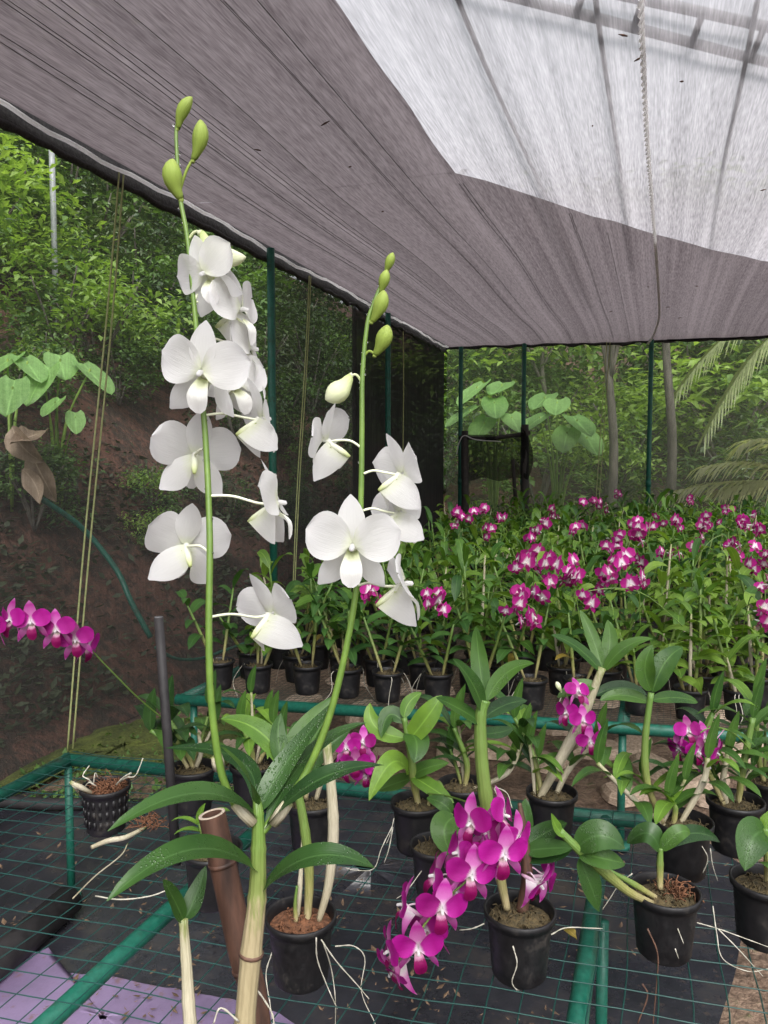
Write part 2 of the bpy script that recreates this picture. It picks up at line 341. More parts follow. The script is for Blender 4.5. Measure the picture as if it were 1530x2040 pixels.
def leaf(bb, a, b, c, width, nrm, nl=12, na=4, fold=.22, m=0, wav=0, seed=0):
    pts = bez(a, b, c, nl); rows = []; rg = random.Random(seed); ph = rg.random() * 6
    nrm = Vector(nrm).normalized()
    for i, p in enumerate(pts):
        t = i / nl; tg = (pts[min(i + 1, nl)] - pts[max(i - 1, 0)]).normalized()
        sd_ = tg.cross(nrm); sd_ = sd_.normalized() if sd_.length > 1e-5 else tg.orthogonal().normalized(); up = sd_.cross(tg)
        w = width * .5 * max(.16 if t < .5 else .02, (math.sin(math.pi * (t ** .78)) ** .62 if 0 < t < 1 else 0))
        rows.append([p + sd_ * (w * q) + up * (fold * w * abs(q) ** 1.2 + wav * width * math.sin(9 * t + ph + 2 * q) * abs(q)) for q in [2 * j / na - 1 for j in range(na + 1)]])
    bb.grid(rows, m=m)

# ------------------------------------------------------------------ flowers (face +Z, up +Y)
def blade(L, Wd, prof, na=6, nl=10, bend=0, cup=0, ruf=0, seed=0):
    rg = random.Random(seed); ph = rg.random() * 6; rows = []
    for i in range(nl + 1):
        t = i / nl; w = Wd / 2 * prof(t)
        rows.append([Vector((q * w, L * t, cup * q * q * w + bend * t * t * L + ruf * math.sin(7 * t + 3 * q + ph) * abs(q) * Wd)) for q in [2 * j / na - 1 for j in range(na + 1)]])
    return rows
def pf_petal(t):
    x = (t - .57) / (.57 if t < .57 else .43); return max(.14 if t < .5 else .05, max(0, 1 - abs(x) ** 2.2) ** .62)
def pf_sepal(t): return max(.35 if t < .5 else .04, math.sin(math.pi * min(1, t ** .85)) ** .7 if 0 < t < 1 else 0)
def pf_lip(t):
    return max(.1, (.55 + .5 * math.sin(math.pi * min(1, max(0, (t - .1) / .9)) ** 1.5)) * (1 if t < .9 else max(.45, math.sqrt(max(0, 1 - ((t - .9) / .1) ** 2)))))
def flower_meshes(tagname, mp, ms, ml, seedb=0, pw=.0425, pl=.0415, sw=1.0):
    out = []
    def rot(a): return Matrix.Rotation(a, 4, 'Z')
    def mk(nm, rows, mat_, mtx):
        b = B(); b.grid(rows, mat=mtx); return (nm, b.mesh(nm, mat_))
    for s in (1, -1):                                              # two broad petals
        rows = blade(pl, pw, pf_petal, 8, 12, -.10, .14, .045, 5 + s + seedb)
        out.append(mk('petal', rows, mp, Matrix.Translation((s * .0015, .002, .0015)) @ rot(-s * R(72)) @ Matrix.Rotation(R(-6), 4, 'X')))
    rows = blade(.042, .0245, pf_sepal, 6, 9, -.12, .18, .01, 1 + seedb)
    out.append(mk('sepal', rows, ms, Matrix.Translation((0, .002, -.002)) @ Matrix.Rotation(R(-4), 4, 'X')))
    for s in (1, -1):                                              # lateral sepals start at the spur behind
        A = Vector((s * .0022, .001, -.004)); S_ = Vector((s * .0008, -.0125, -.029)); T_ = Vector((s * .0285, -.0365, -.003)); rows = []
        fr_ = bez(A, Vector((s * .0235, -.0135, .0005)), T_, 10); rb_ = bez(A.lerp(S_, .35 + .65 * sw), Vector((s * .0225, -.0145, -.001)).lerp(Vector((s * .0085, -.0315, -.0145)), sw), T_, 10)
        for i in range(11):
            t = i / 10; rows.append([fr_[i].lerp(rb_[i], j / 6) + Vector((s * .5, -.35, .35)) * (.006 * math.sin(math.pi * j / 6) * math.sin(math.pi * min(1, t * .9 + .08))) for j in range(7)])
        tw = (rows[-2][0] - rows[-2][6]) * .30; rows[-1] = [p + tw * (.5 - j / 6) for j, p in enumerate(rows[-1])]
        out.append(mk('sepal', rows, ms, Matrix.Identity(4)))
    rows = []                                                      # lip: gutter forward, then tongue down
    for i in range(11):
        t = i / 10; z = -.010 + .019 * math.sin(min(1, t * 1.35) * 1.5708) - .006 * max(0, t - .6); y = -.008 - .027 * t ** 1.5
        w = .0092 * pf_lip(t); up = .55 * (1 - t) ** 1.2
        rows.append([Vector((q * w, y + up * w * 1.5 * q * q, z + .25 * w * q * q * t)) for q in [2 * j / 6 - 1 for j in range(7)]])
    out.append(mk('lip', rows, ml, Matrix.Identity(4)))
    return out
def core(bb, m_ment, m_col):
    bb.tube([(0, .001, -.003), (0, -.003, -.008), (0, -.0065, -.016), (0, -.0095, -.023), (0, -.0125, -.0295)], [.0030, .0034, .0034, .0030, .0016], 8, m_ment)
    bb.tube([(0, 0, -.004), (0, .0005, .004), (0, -.001, .0085), (0, -.002, .0095)], [.0020, .0024, .0022, .0008], 8, m_col)
FW = flower_meshes('w', M['white'], M['white'], M['white_lip'])
FW2 = flower_meshes('w2', M['white'], M['white'], M['white_lip'], 7)
FM = flower_meshes('m', M['mag'], M['mag_sepal'], M['mag_lip'], 3, .0355, .0385, .55)
def face_mtx(pos, yaw, pitch, roll, s=1.0):
    """yaw 0 looks at the path side, positive turns to the right of it"""
    y, p = R(yaw), R(pitch)
    z = (CX * (math.sin(y) * math.cos(p)) + Vector((0, 0, 1)) * math.sin(p) + Vector((CZ.x, CZ.y, 0)).normalized() * (math.cos(y) * math.cos(p))).normalized()
    x = Vector((0, 0, 1)).cross(z).normalized(); u = z.cross(x)
    m3 = Matrix((x, u, z)).transposed().to_4x4() @ Matrix.Rotation(R(roll), 4, 'Z') @ Matrix.Scale(s, 4)
    return Matrix.Translation(pos) @ m3
def flower(parent, pos, yaw, pitch, roll, s, attach, kind='w', label=None):
    """part flower (spur, column, pedicel) > petal, petal, sepal x3, lip"""
    org = parent_origin(parent); mt = face_mtx(Vector(pos) - org, yaw, pitch, roll, s)
    b = B(); core(b, 0, 1)
    if attach is not None:
        q = mt.inverted() @ (Vector(attach) - org); a = Vector((0, 0, -.005)); k = a + Vector((0, .004, -.014)); mid = (k + q) * .5 + Vector((0, .003, 0))
        pts = spline([a, k, mid, q], 5); b.tube(pts, [.0013] * len(pts), 6, 2)
    mats = [M['mentum'], M['white'], M['pedicel_white']] if kind == 'w' else [M['mag_mentum'], M['white'], M['mag_mentum']]
    o = link('flower', b.mesh('flower', mats), parent, mt)
    for nm, me in ((FW if (int(pos[2] * 1e4) % 2) else FW2) if kind == 'w' else FM):
        c = link(nm, me, o); c.rotation_euler = (random.uniform(-.07, .07), random.uniform(-.07, .07), random.uniform(-.06, .06))
    return o
def far_flower(seed):
    b = B(); rg = random.Random(seed); core(b, 1, 1)
    for s in (1, -1):
        b.grid(blade(.040, .041, pf_petal, 4, 5, -.1, .1, .03, seed), mat=Matrix.Rotation(-s * R(70), 4, 'Z') @ Matrix.Rotation(R(rg.uniform(-15, 5)), 4, 'X'))
        b.grid(blade(.040, .022, pf_sepal, 3, 4, -.1), m=0, mat=Matrix.Translation((0, 0, -.002)) @ Matrix.Rotation(s * R(140), 4, 'Z'))
    b.grid(blade(.040, .022, pf_sepal, 3, 4, -.1), mat=Matrix.Translation((0, 0, -.002)))
    b.grid(blade(.026, .018, pf_lip, 3, 4, -.3), m=2, mat=Matrix.Translation((0, -.002, .006)) @ Matrix.Rotation(math.pi, 4, 'Z') @ Matrix.Rotation(R(30), 4, 'X'))
    return b.mesh('flower', [M['mag_far'], M['white'], M['mag_lip']])
FF = [far_flower(i) for i in range(3)]
def bud(parent, a, c, w, m_, bend=0, attach=None):
    """green flower bud from its stalk end a to its tip c"""
    a, c = Vector(a), Vector(c); ax = c - a; sidev = ax.cross(CZ).normalized()
    pr = [(0, .25), (.08, .42), (.2, .55), (.32, .72), (.45, .92), (.6, 1), (.74, .92), (.87, .66), (.96, .32), (1, .05)]
    b = B(); b.tube([a + ax * t + sidev * (bend * 4 * t * (1 - t)) for t, r in pr], [w * .5 * r for t, r in pr], 10)
    b.tube([a + ax * .02, a - ax.normalized() * w * .02 + sidev * bend * .3 - ax * .05 + CZ * .001], [w * .13, w * .12], 6)
    if attach is not None:
        at = Vector(attach); pts = spline([at, (at + a) * .5 + Vector((0, 0, .004)), a + ax * .05], 5); b.tube(pts, [.0013] * len(pts), 6)
    return b.obj('bud', m_, parent)

# ================================================================== SETTING
def hz(x, y):
    s = -2.56 - x; z = 0
    if s > 0:
        z = 1.02 * s if s < 1.7 else 1.734 + .72 * (s - 1.7)
        z = min(z, 9.0 + .05 * s)
        z += .22 * mnoise.noise((x * .9, y * .9, 0)) * min(1, s) + .07 * mnoise.noise((x * 3, y * 3, 4)) * min(1, s * 2)
    if y > 11: z = max(z, .36 * (y - 11) + .3 * mnoise.noise((x * .3, y * .3, 2)) * min(1, (y - 11) * .4)) if y < 30 else max(z, 6.84)
    return z
b = B(); b.add([(-300, -300, -.012), (300, -300, -.012), (300, 400, -.012), (-300, 400, -.012)], [(0, 1, 2, 3)])
ground = tag(b.obj('ground', M['soil_dark']), 'bare brown soil floor of the nursery and its surroundings', 'ground', kind='structure')
b = B(); xs = [-2.5 - .2 * i for i in range(14)] + [-5.4 - .6 * i for i in range(14)] + [-14, -18, -26, -60]; ys = [-9 + .3 * i for i in range(70)] + [12 + 1.5 * i for i in range(16)] + [40, 60, 120]
b.grid([[Vector((x, y, hz(x, y) - .008)) for x in xs] for y in ys])
tag(b.obj('hillside', M['bank']), 'steep earthen bank rising behind the left netting', 'hillside', kind='structure')
b = B(); xs = [-2.8 + .8 * i for i in range(22)] + [20, 40, 90]; ys = [11 + .8 * i for i in range(24)] + [32, 40, 60, 120]
b.grid([[Vector((x, y, hz(x, y) - .006)) for x in xs] for y in ys])
tag(b.obj('slope', M['bank']), 'overgrown slope rising behind the far netting', 'slope', kind='structure')
# floor between the benches: dirt with flat stones, moss
BZ = .46                                                           # bench wire level
b = B(); q0, q1 = (-2.4, 1.75), (4, 9.2)
b.grid([[Vector((q0[0] + .2 * i, q0[1] + .25 * j, .006 + .012 * mnoise.noise((i * .5, j * .5, 1)))) for i in range(32)] for j in range(30)])
path = tag(b.obj('dirt_path', M['soil']), 'damp dirt strip with flat tan stones between the benches', 'path', kind='structure')
rg = random.Random(4)
def stone_mesh(seed):
    r = random.Random(seed); b = B(); ph = [r.uniform(.72, 1.1) for _ in range(11)]
    rows = [[Vector((math.cos(6.2832 * k / 11) * ph[k] * a, math.sin(6.2832 * k / 11) * ph[k] * a, z + r.uniform(-.04, .04))) for k in range(11)] for a, z in ((1, 0), (.95, .55), (.75, .95), (.3, 1.0))]
    b.grid(rows, close=True); b.f.append([33 + k for k in range(11)]); b.mi.append(0); return b.mesh('stone', M['stone'], False)
SM = [stone_mesh(i) for i in range(6)]
placed = []
for px, py, s in [(560, 1470, .2), (470, 1500, .16), (720, 1425, .16), (640, 1500, .18), (830, 1440, .2), (980, 1490, .22), (900, 1510, .13), (1080, 1520, .2), (1190, 1500, .18), (1310, 1540, .2), (1380, 1560, .22), (1470, 1600, .2), (1260, 1490, .2), (1440, 1500, .22), (1120, 1450, .2), (1010, 1440, .16), (600, 1400, .2), (700, 1360, .2), (850, 1380, .22), (1000, 1385, .2), (1180, 1400, .22), (1420, 1430, .2), (1505, 1480, .2), (270, 1395, .13), (770, 1520, .16), (380, 1470, .12), (1240, 1590, .14)]:
    p = onz(px, py, .008)
    o = link(rg.choice(['stone']), rg.choice(SM), path, Matrix.Translation(p) @ Matrix.Rotation(rg.uniform(0, 6), 4, 'Z') @ Matrix.Diagonal((s * rg.uniform(.6, .95), s * rg.uniform(.42, .62), .035 * rg.uniform(.7, 1.6), 1)))
def patch(name, pts, z, mat_, label, cat, kind=None, div=1, bumpy=0):
    P = [Vector((onz(x, y, z).x, onz(x, y, z).y, z)) for x, y in pts]; b = B(); n_ = len(P); c = sum(P, Vector()) / n_
    rings = 8; b.grid([[c.lerp(p, .02 + .98 * i / rings) + Vector((0, 0, bumpy * (1 - (i / rings) ** 3) * (.6 + .6 * mnoise.noise((p.x * 5, p.y * 5, i * 1.3))))) for p in P] for i in range(rings + 1)], close=True)
    b.f.append(list(range(n_))); b.mi.append(0)
    return tag(b.obj(name, mat_), label, cat, kind=kind)
def dense(pts, n=6, jit=0, seed=0):
    rg_ = random.Random(seed); out = []
    for i in range(len(pts)):
        a, c = pts[i], pts[(i + 1) % len(pts)]
        for k in range(n): t = k / n; out.append((a[0] + (c[0] - a[0]) * t + rg_.uniform(-jit, jit), a[1] + (c[1] - a[1]) * t + rg_.uniform(-jit, jit) * .5))
    return out
patch('moss', dense([(190, 1452), (300, 1432), (420, 1425), (520, 1450), (500, 1490), (420, 1540), (250, 1545), (100, 1540), (0, 1600), (-80, 1600), (60, 1520), (150, 1478)], 5, 6, 1), .016, M['moss'], 'bright green moss growing along the foot of the left netting', 'moss', 'stuff', bumpy=.05)
cl = patch('ground_cloth', dense([(-500, 1640), (60, 1575), (330, 1590), (520, 1560), (640, 1572), (820, 1585), (1000, 1610), (1180, 1640), (1380, 1665), (1500, 1740), (1470, 1900), (1430, 2040), (1370, 2700), (-900, 2700)], 4, 8, 2), .022, M['cloth'], 'wet black weed cloth spread on the ground under the near bench', 'ground cloth', bumpy=.006)
patch('purple_sheet', dense([(-300, 1960), (20, 1905), (95, 1890), (130, 1935), (215, 1945), (300, 1960), (420, 1985), (520, 2000), (600, 2050), (560, 2400), (-300, 2500)], 5, 5, 3), .036, M['purple'], 'pale purple plastic sheet lying on the black cloth at lower left', 'plastic sheet', bumpy=.0015)
b = B(); pa, pb_ = onz(0, 1912, .07), onz(138, 1793, .07); b.tube([pa + (pa - pb_) * 1.2, pa, pb_], .042, 14)
tag(b.obj('drain_pipe', M['black_pipe']), 'thick black pipe lying on the black cloth beside the purple sheet', 'pipe')
b = B(); b.tube(spline([onz(-120, 1590, .05), onz(30, 1598, .05), onz(90, 1602, .05), onz(165, 1602, .045)], 5), .022, 10)
tag(b.obj('irrigation_pipe', M['black_pipe']), 'thin black pipe lying on the ground beyond the pot of bare coir', 'pipe')

# ================================================================== NET HOUSE
XL, YB, RZ = -2.45, 9.2, 2.73
XR, YF = 3.6, -.45
def roofz(x, y): return RZ + .012 * math.sin(y * 2.0) * math.sin(x * 1.3) - .05 * math.exp(-((y - YB) / .5) ** 2) * math.sin(min(1, max(0, (x - XL) / 6)) * math.pi) + .012 * mnoise.noise((x * 6, y * .6, 0))
roof = thing('shade_roof', (XL, YF, RZ), 'mauve grey shade cloth roof stretched over the whole nursery', 'shade net')
def lerp(a, c, t): return a + (c - a) * t
b = B(); b.grid([[Vector((lerp(XL, XR, i / 70), lerp(YF, YB, j / 70), roofz(lerp(XL, XR, i / 70), lerp(YF, YB, j / 70)))) for i in range(71)] for j in range(71)])
b.obj('upper_net', M['net_roof'], roof)
# second layer: its free edge runs up the roof, turns and crosses to the right
edge = [onz(x, y, RZ - .05) for x, y in [(640, -20), (720, 60), (770, 130), (840, 240), (905, 345)]]
edge2 = [onz(x, y, RZ - .05) for x, y in [(905, 345), (985, 365), (1100, 410), (1300, 470), (1420, 500), (1530, 525)]]
def ex(y):                                                         # x of the free edge at y (near part)
    e = edge; sl = (e[-1].x - e[0].x) / (e[-1].y - e[0].y); return e[-1].x + sl * (y - e[-1].y) + .004 * math.sin(y * 9)
def ey(x):
    e = edge2
    for i in range(len(e) - 1):
        if x <= e[i + 1].x: return lerp(e[i].y, e[i + 1].y, (x - e[i].x) / (e[i + 1].x - e[i].x))
    return e[-1].y + (x - e[-1].x) * .55
yc = edge[-1].y
b = B(); N = 50
b.grid([[Vector((lerp(XL + .042, max(XL + .05, ex(y)), i / 24), y, roofz(lerp(XL, ex(y), i / 24), y) - .035)) for i in range(25)] for y in [lerp(YF, yc + .004, j / N) for j in range(N + 1)]])
xc = ex(yc)
b.grid([[Vector((x, lerp(yc, YB - .02, j / 40), roofz(x, lerp(yc, YB, j / 40)) - .035)) for x in [lerp(XL + .042, xc, i / 24) for i in range(25)]] for j in range(41)])
b.grid([[Vector((x, lerp(min(ey(x), YB - .5), YB - .02, j / 40), roofz(x, lerp(min(ey(x), YB - .5), YB, j / 40)) - .035)) for x in [lerp(xc, XR, i / 40) for i in range(41)]] for j in range(41)])
b.obj('inner_net', M['net_inner'], roof)
b = B(); pts = [Vector((XL + .028, lerp(YF, YB - .03, i / 90), RZ - .045 + .006 * math.sin(i * 1.7) + .012 * math.sin(i * .35))) for i in range(91)]; b.tube(pts, [.010] * 91, 6)
b.obj('seam_cord', M['rope'], roof)
# seam lines of the inner cloth: narrow welts along the roll
b = B(); rg = random.Random(8)
for k in range(16):
    x = XL + .12 + rg.random() * 1.9 + .02 * k; y0 = YF + .3
    pts = [Vector((x + .002 * math.sin(i * .5 + k), lerp(y0, YB - .05, i / 40), 0)) for i in range(41)]
    pts = [Vector((p.x, p.y, roofz(p.x, p.y) - .043)) for p in pts if (p.y <= yc and p.x < ex(p.y) - .03) or (p.y > yc and (p.x < xc or p.y > ey(p.x) + .05))]
    if len(pts) > 4: b.tube(pts, .0016, 4)
b.obj('welt', M['net_inner'], roof)
# black valance hanging from the left edge and rear edge
def valance(name, pts_top, drop, parent, seed, bumpr=.016):
    b = B(); n_ = len(pts_top); rr = [[p + Vector((0, 0, -drop * j / 3 - (.025 * (mnoise.noise((i * .35, seed, 0)) + .4 * mnoise.noise((i * 1.3, seed, 0))) if j == 3 else 0))) for j in range(4)] for i, p in enumerate(pts_top)]
    b.grid(rr); b.tube([r[3] for r in rr], [bumpr * (1 + .7 * mnoise.noise((i * .8, seed, 3))) for i in range(n_)], 6)
    return b.obj(name, M['hem'], parent)
lw = thing('net_wall', (XL, 2, 0), 'sheer shade netting wall along the left side before the green bank', 'net wall')
b = B(); b.grid([[Vector((XL - .02 + .02 * math.sin(y * 1.7), y, z)) for z in [RZ * j / 8 for j in range(9)]] for y in [lerp(YF, 4.72, i / 50) for i in range(51)]]); b.obj('net_panel', M['net_wall'], lw)
b = B(); b.grid([[Vector((XL - .022 + .015 * math.sin(y * 2.1), y, z)) for z in [RZ * j / 8 for j in range(9)]] for y in [lerp(4.68, 6.25, i / 30) for i in range(31)]]); b.obj('net_panel', M['net_mid'], lw)
b = B(); b.grid([[Vector((XL - .025 + .012 * math.sin(y * 2.7), y, z)) for z in [RZ * j / 8 for j in range(9)]] for y in [lerp(6.2, YB, i / 30) for i in range(31)]]); b.obj('net_panel', M['net_black'], lw)['label'] = 'dark doubled netting panel next to the rear corner'
valance('valance', [Vector((XL + .004, lerp(YF, YB, i / 160), RZ + .02)) for i in range(161)], .125, lw, 3)
bw = thing('net_wall', (0, YB, 0), 'sheer shade netting wall across the rear behind the rows of orchids', 'net wall')
b = B(); b.grid([[Vector((x, YB + .02 * math.sin(x * 1.9), z)) for z in [(RZ - .04) * j / 8 for j in range(9)]] for x in [lerp(XL, XR, i / 40) for i in range(41)]]); b.obj('net_panel', None or netmat('net_rear', .66, (.32, .34, .28), (.56, .58, .50), .62, (26, 1, .25), 2.0, .09, (1, 1, 1), 160, .04), bw)
valance('valance', [Vector((lerp(XL, XR, i / 120), YB - .02, roofz(lerp(XL, XR, i / 120), YB) - .01)) for i in range(121)], .04, bw, 9)
b = B(); e = [ony(x, y, YB - .05) for x, y in [(1330, 655), (1380, 664), (1430, 660), (1480, 668), (1560, 664), (1640, 660)]]; e = spline(e, 4)
b.grid([[Vector((p.x, YB - .05, roofz(p.x, YB) - .05)), Vector((p.x, YB - .06, (roofz(p.x, YB) + p.z) / 2)), p] for p in e]); b.obj('loose_flap', M['net_screen'], bw)
# posts
def post(px, y, wall, label, r=.026, z1=RZ - .05):
    p = onx(px, 900, XL + .06) if wall == 'L' else ony(px, 900, YB - .08); q = Vector((p.x, p.y, 0))
    t = thing('green_post', q, label, 'post', 'green posts of the net house')
    b = B(); b.tube([q, q + Vector((0, 0, z1))], r, 14); b.obj('pipe', M['green_pipe'], t)
    b = B(); b.tube([q + Vector((0, 0, .0)), q + Vector((0, 0, .05))], r + .012, 14); b.tube([q + Vector((0, 0, 1.02)), q + Vector((0, 0, 1.09))], r + .005, 14); b.obj('collar', M['green_pipe'], t)
post(543, 0, 'L', 'green steel post at the left netting just behind the taller white orchid spray')
post(773, 0, 'L', 'green steel post against the dark netting behind the shorter white orchid spray')
post(917, 0, 'B', 'green steel corner post where the left and rear nettings meet')
post(1042, 0, 'B', 'green steel post in the rear netting above the black screen')
post(1293, 0, 'B', 'green steel post in the rear netting where the white rope ends')
b = B(); w0 = onx(103, 300, -5.2); b.tube([Vector((w0.x, w0.y, hz(w0.x, w0.y))), Vector((w0.x, w0.y, w0.z + .5))], .026, 10)
tag(b.obj('white_pole', M['white_pipe']), 'pale grey pole standing in the bushes outside the left netting', 'pole')
# strings
def strings(top, bot, gap, label):
    t = thing('string', Vector((bot.x, bot.y, bot.z)), label, 'string', 'pairs of support strings')
    for k in (-1, 1):
        b = B(); pts = []
        for i in range(25):
            u = i / 24; pts.append(top.lerp(bot, u) + Vector((0, k * gap * (.75 + .35 * math.sin(u * 3 + k)), 0)) + CX * (.004 * math.sin(u * 7)))
        b.tube(pts, .0042, 6); b.obj('strand', M['string'], t)
strings(onx(240, 345, XL + .03), Vector((*onz(140, 1487, .05).xy, .03)), .021, 'pair of yellow green strings slanting down the left netting beside the magenta spray')
strings(onx(617, 550, XL + .05), onx(585, 1180, XL + .08), .018, 'pair of thin pale strings hanging between the two white orchid sprays')
strings(onx(803, 660, XL + .05), onx(803, 1130, XL + .05), .004, 'single fine string on the dark netting by the rear corner')
t0, b0 = ony(1213, 668, YB - .05), ony(1186, 1060, YB - .05)
t = thing('string', b0, 'pair of yellow green strings slanting down the rear netting', 'string', 'pairs of support strings')
for k in (-1, 1):
    b = B(); b.tube([t0.lerp(b0, i / 12) + Vector((k * .018, 0, 0)) for i in range(13)], .0045, 6); b.obj('strand', M['string'], t)
# white twisted rope under the roof
rp = spline([ony(1290, 662, YB - .06), ony(1303, 640, YB - .5), ony(1314, 590, 7.7), W(1311, 500, 5.6), W(1301, 350, 4.1), W(1290, 200, 3.2), W(1281, 20, 2.5), W(1272, -300, 1.9)], 14)
rp = [Vector((p.x, p.y, min(p.z, roofz(p.x, p.y) - .075))) for p in rp]
t = thing('rope', rp[0], 'white twisted rope running under the roof cloth to the rear post', 'rope')
for k in range(2):
    b = B(); fine = []
    for i in range(len(rp) - 1):
        for s_ in range(6): fine.append(rp[i].lerp(rp[i + 1], s_ / 6))
    dd = 0; pts = []
    for i, p in enumerate(fine):
        if i: dd += (p - fine[i - 1]).length
        a = dd * 62 + k * math.pi; pts.append(p + Vector((math.cos(a), 0, math.sin(a))) * .0052)
    b.tube(pts, .0060, 5); b.obj('strand', M['rope'], t)
# steelwork above the cloth
zt = RZ + .045
def level(x, y): return onz(x, y, zt)
t = thing('roof_truss', level(1300, 66), 'grey ladder truss seen through the pale roof cloth', 'truss')
def bar(parent, nm, p, q, r, m_='steel'):
    b = B(); b.tube([p, q], r, 8); b.obj(nm, M[m_], parent)
A0, A1 = level(760, -75), level(1640, 153); B0, B1 = level(1160, -28), level(1640, 78)
bar(t, 'chord', A0, A1, .017); bar(t, 'chord', B0, B1, .017)
for (x0, y0, x1, y1) in [(1045, 0, 1058, -50), (1148, 30, 1165, -28), (1262, 58, 1280, 2), (1378, 88, 1400, 26), (1495, 118, 1525, 50)]: bar(t, 'rung', level(x0, y0), level(x1, y1), .012)
for (pts, lab) in [([(900, -30), (1000, 205), (1110, 440), (1180, 600)], 'grey wire over the roof cloth nearest the dark inner layer'), ([(1183, -30), (1200, 100), (1235, 330), (1265, 520)], 'grey wire over the roof cloth just left of the white rope'), ([(1515, -30), (1478, 160), (1440, 340), (1420, 490)], 'grey wire over the roof cloth right of the white rope')]:
    b = B(); P = [onz(x, y, zt - .012) for x, y in pts]; b.tube(spline(P, 6), .009, 6); tag(b.obj('roof_wire', M['steel']), lab, 'wire', 'wires over the roof cloth')
# dark screen of netting on two posts at the rear
t = thing('net_screen', ony(985, 1000, 8.75) * 1, 'low black net screen on dark posts in front of the rear netting', 'net screen'); t.location.z = 0
sy = 8.75
def at_y(px, py): return ony(px, py, sy)
for (x, yt) in [(926, 858), (1046, 846)]:
    p = at_y(x, yt); b = B(); b.tube([Vector((p.x, sy, 0)), Vector((p.x + .01, sy, p.z * .5)), p], [.05, .045, .04], 9); b.obj('post', M['post_dark'], t)
b = B(); b.tube([at_y(1028, 1010), at_y(1022, 915)], .022, 7); b.obj('post', M['post_dark'], t)
b = B(); b.tube([at_y(915, 872), at_y(980, 874), at_y(1056, 862)], .024, 7); b.obj('rail', M['post_dark'], t)
b = B(); rows = [[at_y(lerp(918, 1046, i / 10), lerp(866, 955, j / 6) + 4 * math.sin(i * 1.3) * j / 6) + Vector((0, .03 * math.sin(i), 0)) for i in range(11)] for j in range(7)]; b.grid(rows)
rows = [[at_y(lerp(1038, 1050 + 14 * math.sin(j * .5), i / 4), lerp(850, 945, j / 6) + 3 * i) + Vector((0, -.04 + .02 * math.sin(i * 2 + j), 0)) for i in range(5)] for j in range(7)]; b.grid(rows); b.obj('net', M['net_screen'], t)
b = B(); b.tube(spline([at_y(912, 905) + Vector((0, -.06, 0)), at_y(918, 880) + Vector((0, -.06, 0)), at_y(928, 868) + Vector((0, -.06, 0)), at_y(950, 876) + Vector((0, -.06, 0)), at_y(1000, 880) + Vector((0, -.06, 0))], 5), .006, 5); b.obj('tie', M['rope'], t)

# ================================================================== BENCHES
def bench(name, corner, right, yfront, rails, legs, label, pitch, wire_r, mat_wire, back=None, pr=.02, mesh_seed=0):
    """corner/right: the two ends of one long rail; the other edges run along the house"""
    c, r = Vector(corner), Vector(right); u = (r - c); v = Vector((0, 1 if back else -1, 0)); Lv = (back - c.y) if back else (c.y - yfront)
    t = thing(name, Vector((c.x, c.y, 0)), label, 'bench')
    zp = Vector((0, 0, -pr - wire_r * 2))
    def bar2(nm, p, q): b = B(); b.tube([p + zp, q + zp], pr, 12); b.obj(nm, M['green_pipe'], t)
    bar2('rail', c - u.normalized() * .02, r); bar2('rail', c + v * (Lv - .001), r + v * (Lv - .001)); bar2('rail', c + v * .001, c + v * Lv); bar2('rail', r + v * .001, r + v * Lv)
    for k in rails: p = c + u * k + Vector((0, 0, -.004)); bar2('cross_rail', p, p + v * Lv)
    for p in legs:
        b = B(); b.tube([Vector((p.x, p.y, BZ - .03)), Vector((p.x, p.y, 0))], pr * .66, 10); b.tube([Vector((p.x, p.y, .045)), Vector((p.x, p.y, .03))], pr * 1.6, 10); b.obj('leg', M['green_pipe'], t)
    nu, nv = int(u.length / pitch), int(Lv / pitch); b = B(); k4 = 4 if wire_r > .001 else 3
    def wob(p, s): return p + Vector((.008 * mnoise.noise((p.x * 6, p.y * 6, s)), .008 * mnoise.noise((p.x * 6, p.y * 6, s + 3)), .009 * mnoise.noise((p.x * 3, p.y * 3, 7)))) if pitch > .03 else p
    for i in range(nu + 1):
        p = c + u * (i / nu); st = 26 if pitch > .03 else 1
        b.tube([wob(p + v * (Lv * j / st), 0) for j in range(st + 1)], wire_r, k4, caps=False)
    for j in range(nv + 1):
        p = c + v * (Lv * j / nv); st = 30 if pitch > .03 else 1
        b.tube([wob(p + u * (i / st), 1) + Vector((0, 0, wire_r * 1.9)) for i in range(st + 1)], wire_r, k4, caps=False)
    w = b.obj('wire_mesh', M[mat_wire], t); w['kind'] = 'stuff'
    return t, c, u, v, Lv
c1 = onz(140, 1500, BZ); e1 = onz(1360, 1630, BZ); r1 = c1 + (e1 - c1) * 1.75
def alongx(c, e, px, py):                                          # fraction along a rail under a pixel
    p = onz(px, py, BZ); return (p.x - c.x) / (e.x - c.x)
kR, kL = alongx(c1, r1, 1208, 1612), alongx(c1, r1, 70, 2030)
lg = [c1 + Vector((.0, -.01, 0)), c1 + Vector((0, -1.25, 0)), c1 + (r1 - c1) * kR + Vector((.02, -.42, 0)), c1 + (r1 - c1) * kR + Vector((0, -1.3, 0)), r1.copy(), r1 + Vector((0, -1.3, 0))]
bench('near_bench', c1, r1, .28, [kL, kR], lg, 'near green pipe bench topped with wide square green wire mesh', .05, .0012, 'green_wire', pr=.017)
c2 = onz(362, 1382, BZ); e2 = onz(1530, 1456, BZ); r2 = c2 + (e2 - c2) * 1.9
k2 = alongx(c2, r2, 1240, 1440)
lg = [c2 + Vector((.03, .03, 0)), c2 + (r2 - c2) * k2 + Vector((0, .02, 0)), r2.copy(), c2 + Vector((.03, 2.6, 0)), c2 + (r2 - c2) * k2 + Vector((0, 2.6, 0)), c2 + Vector((.03, 5.3, 0))]
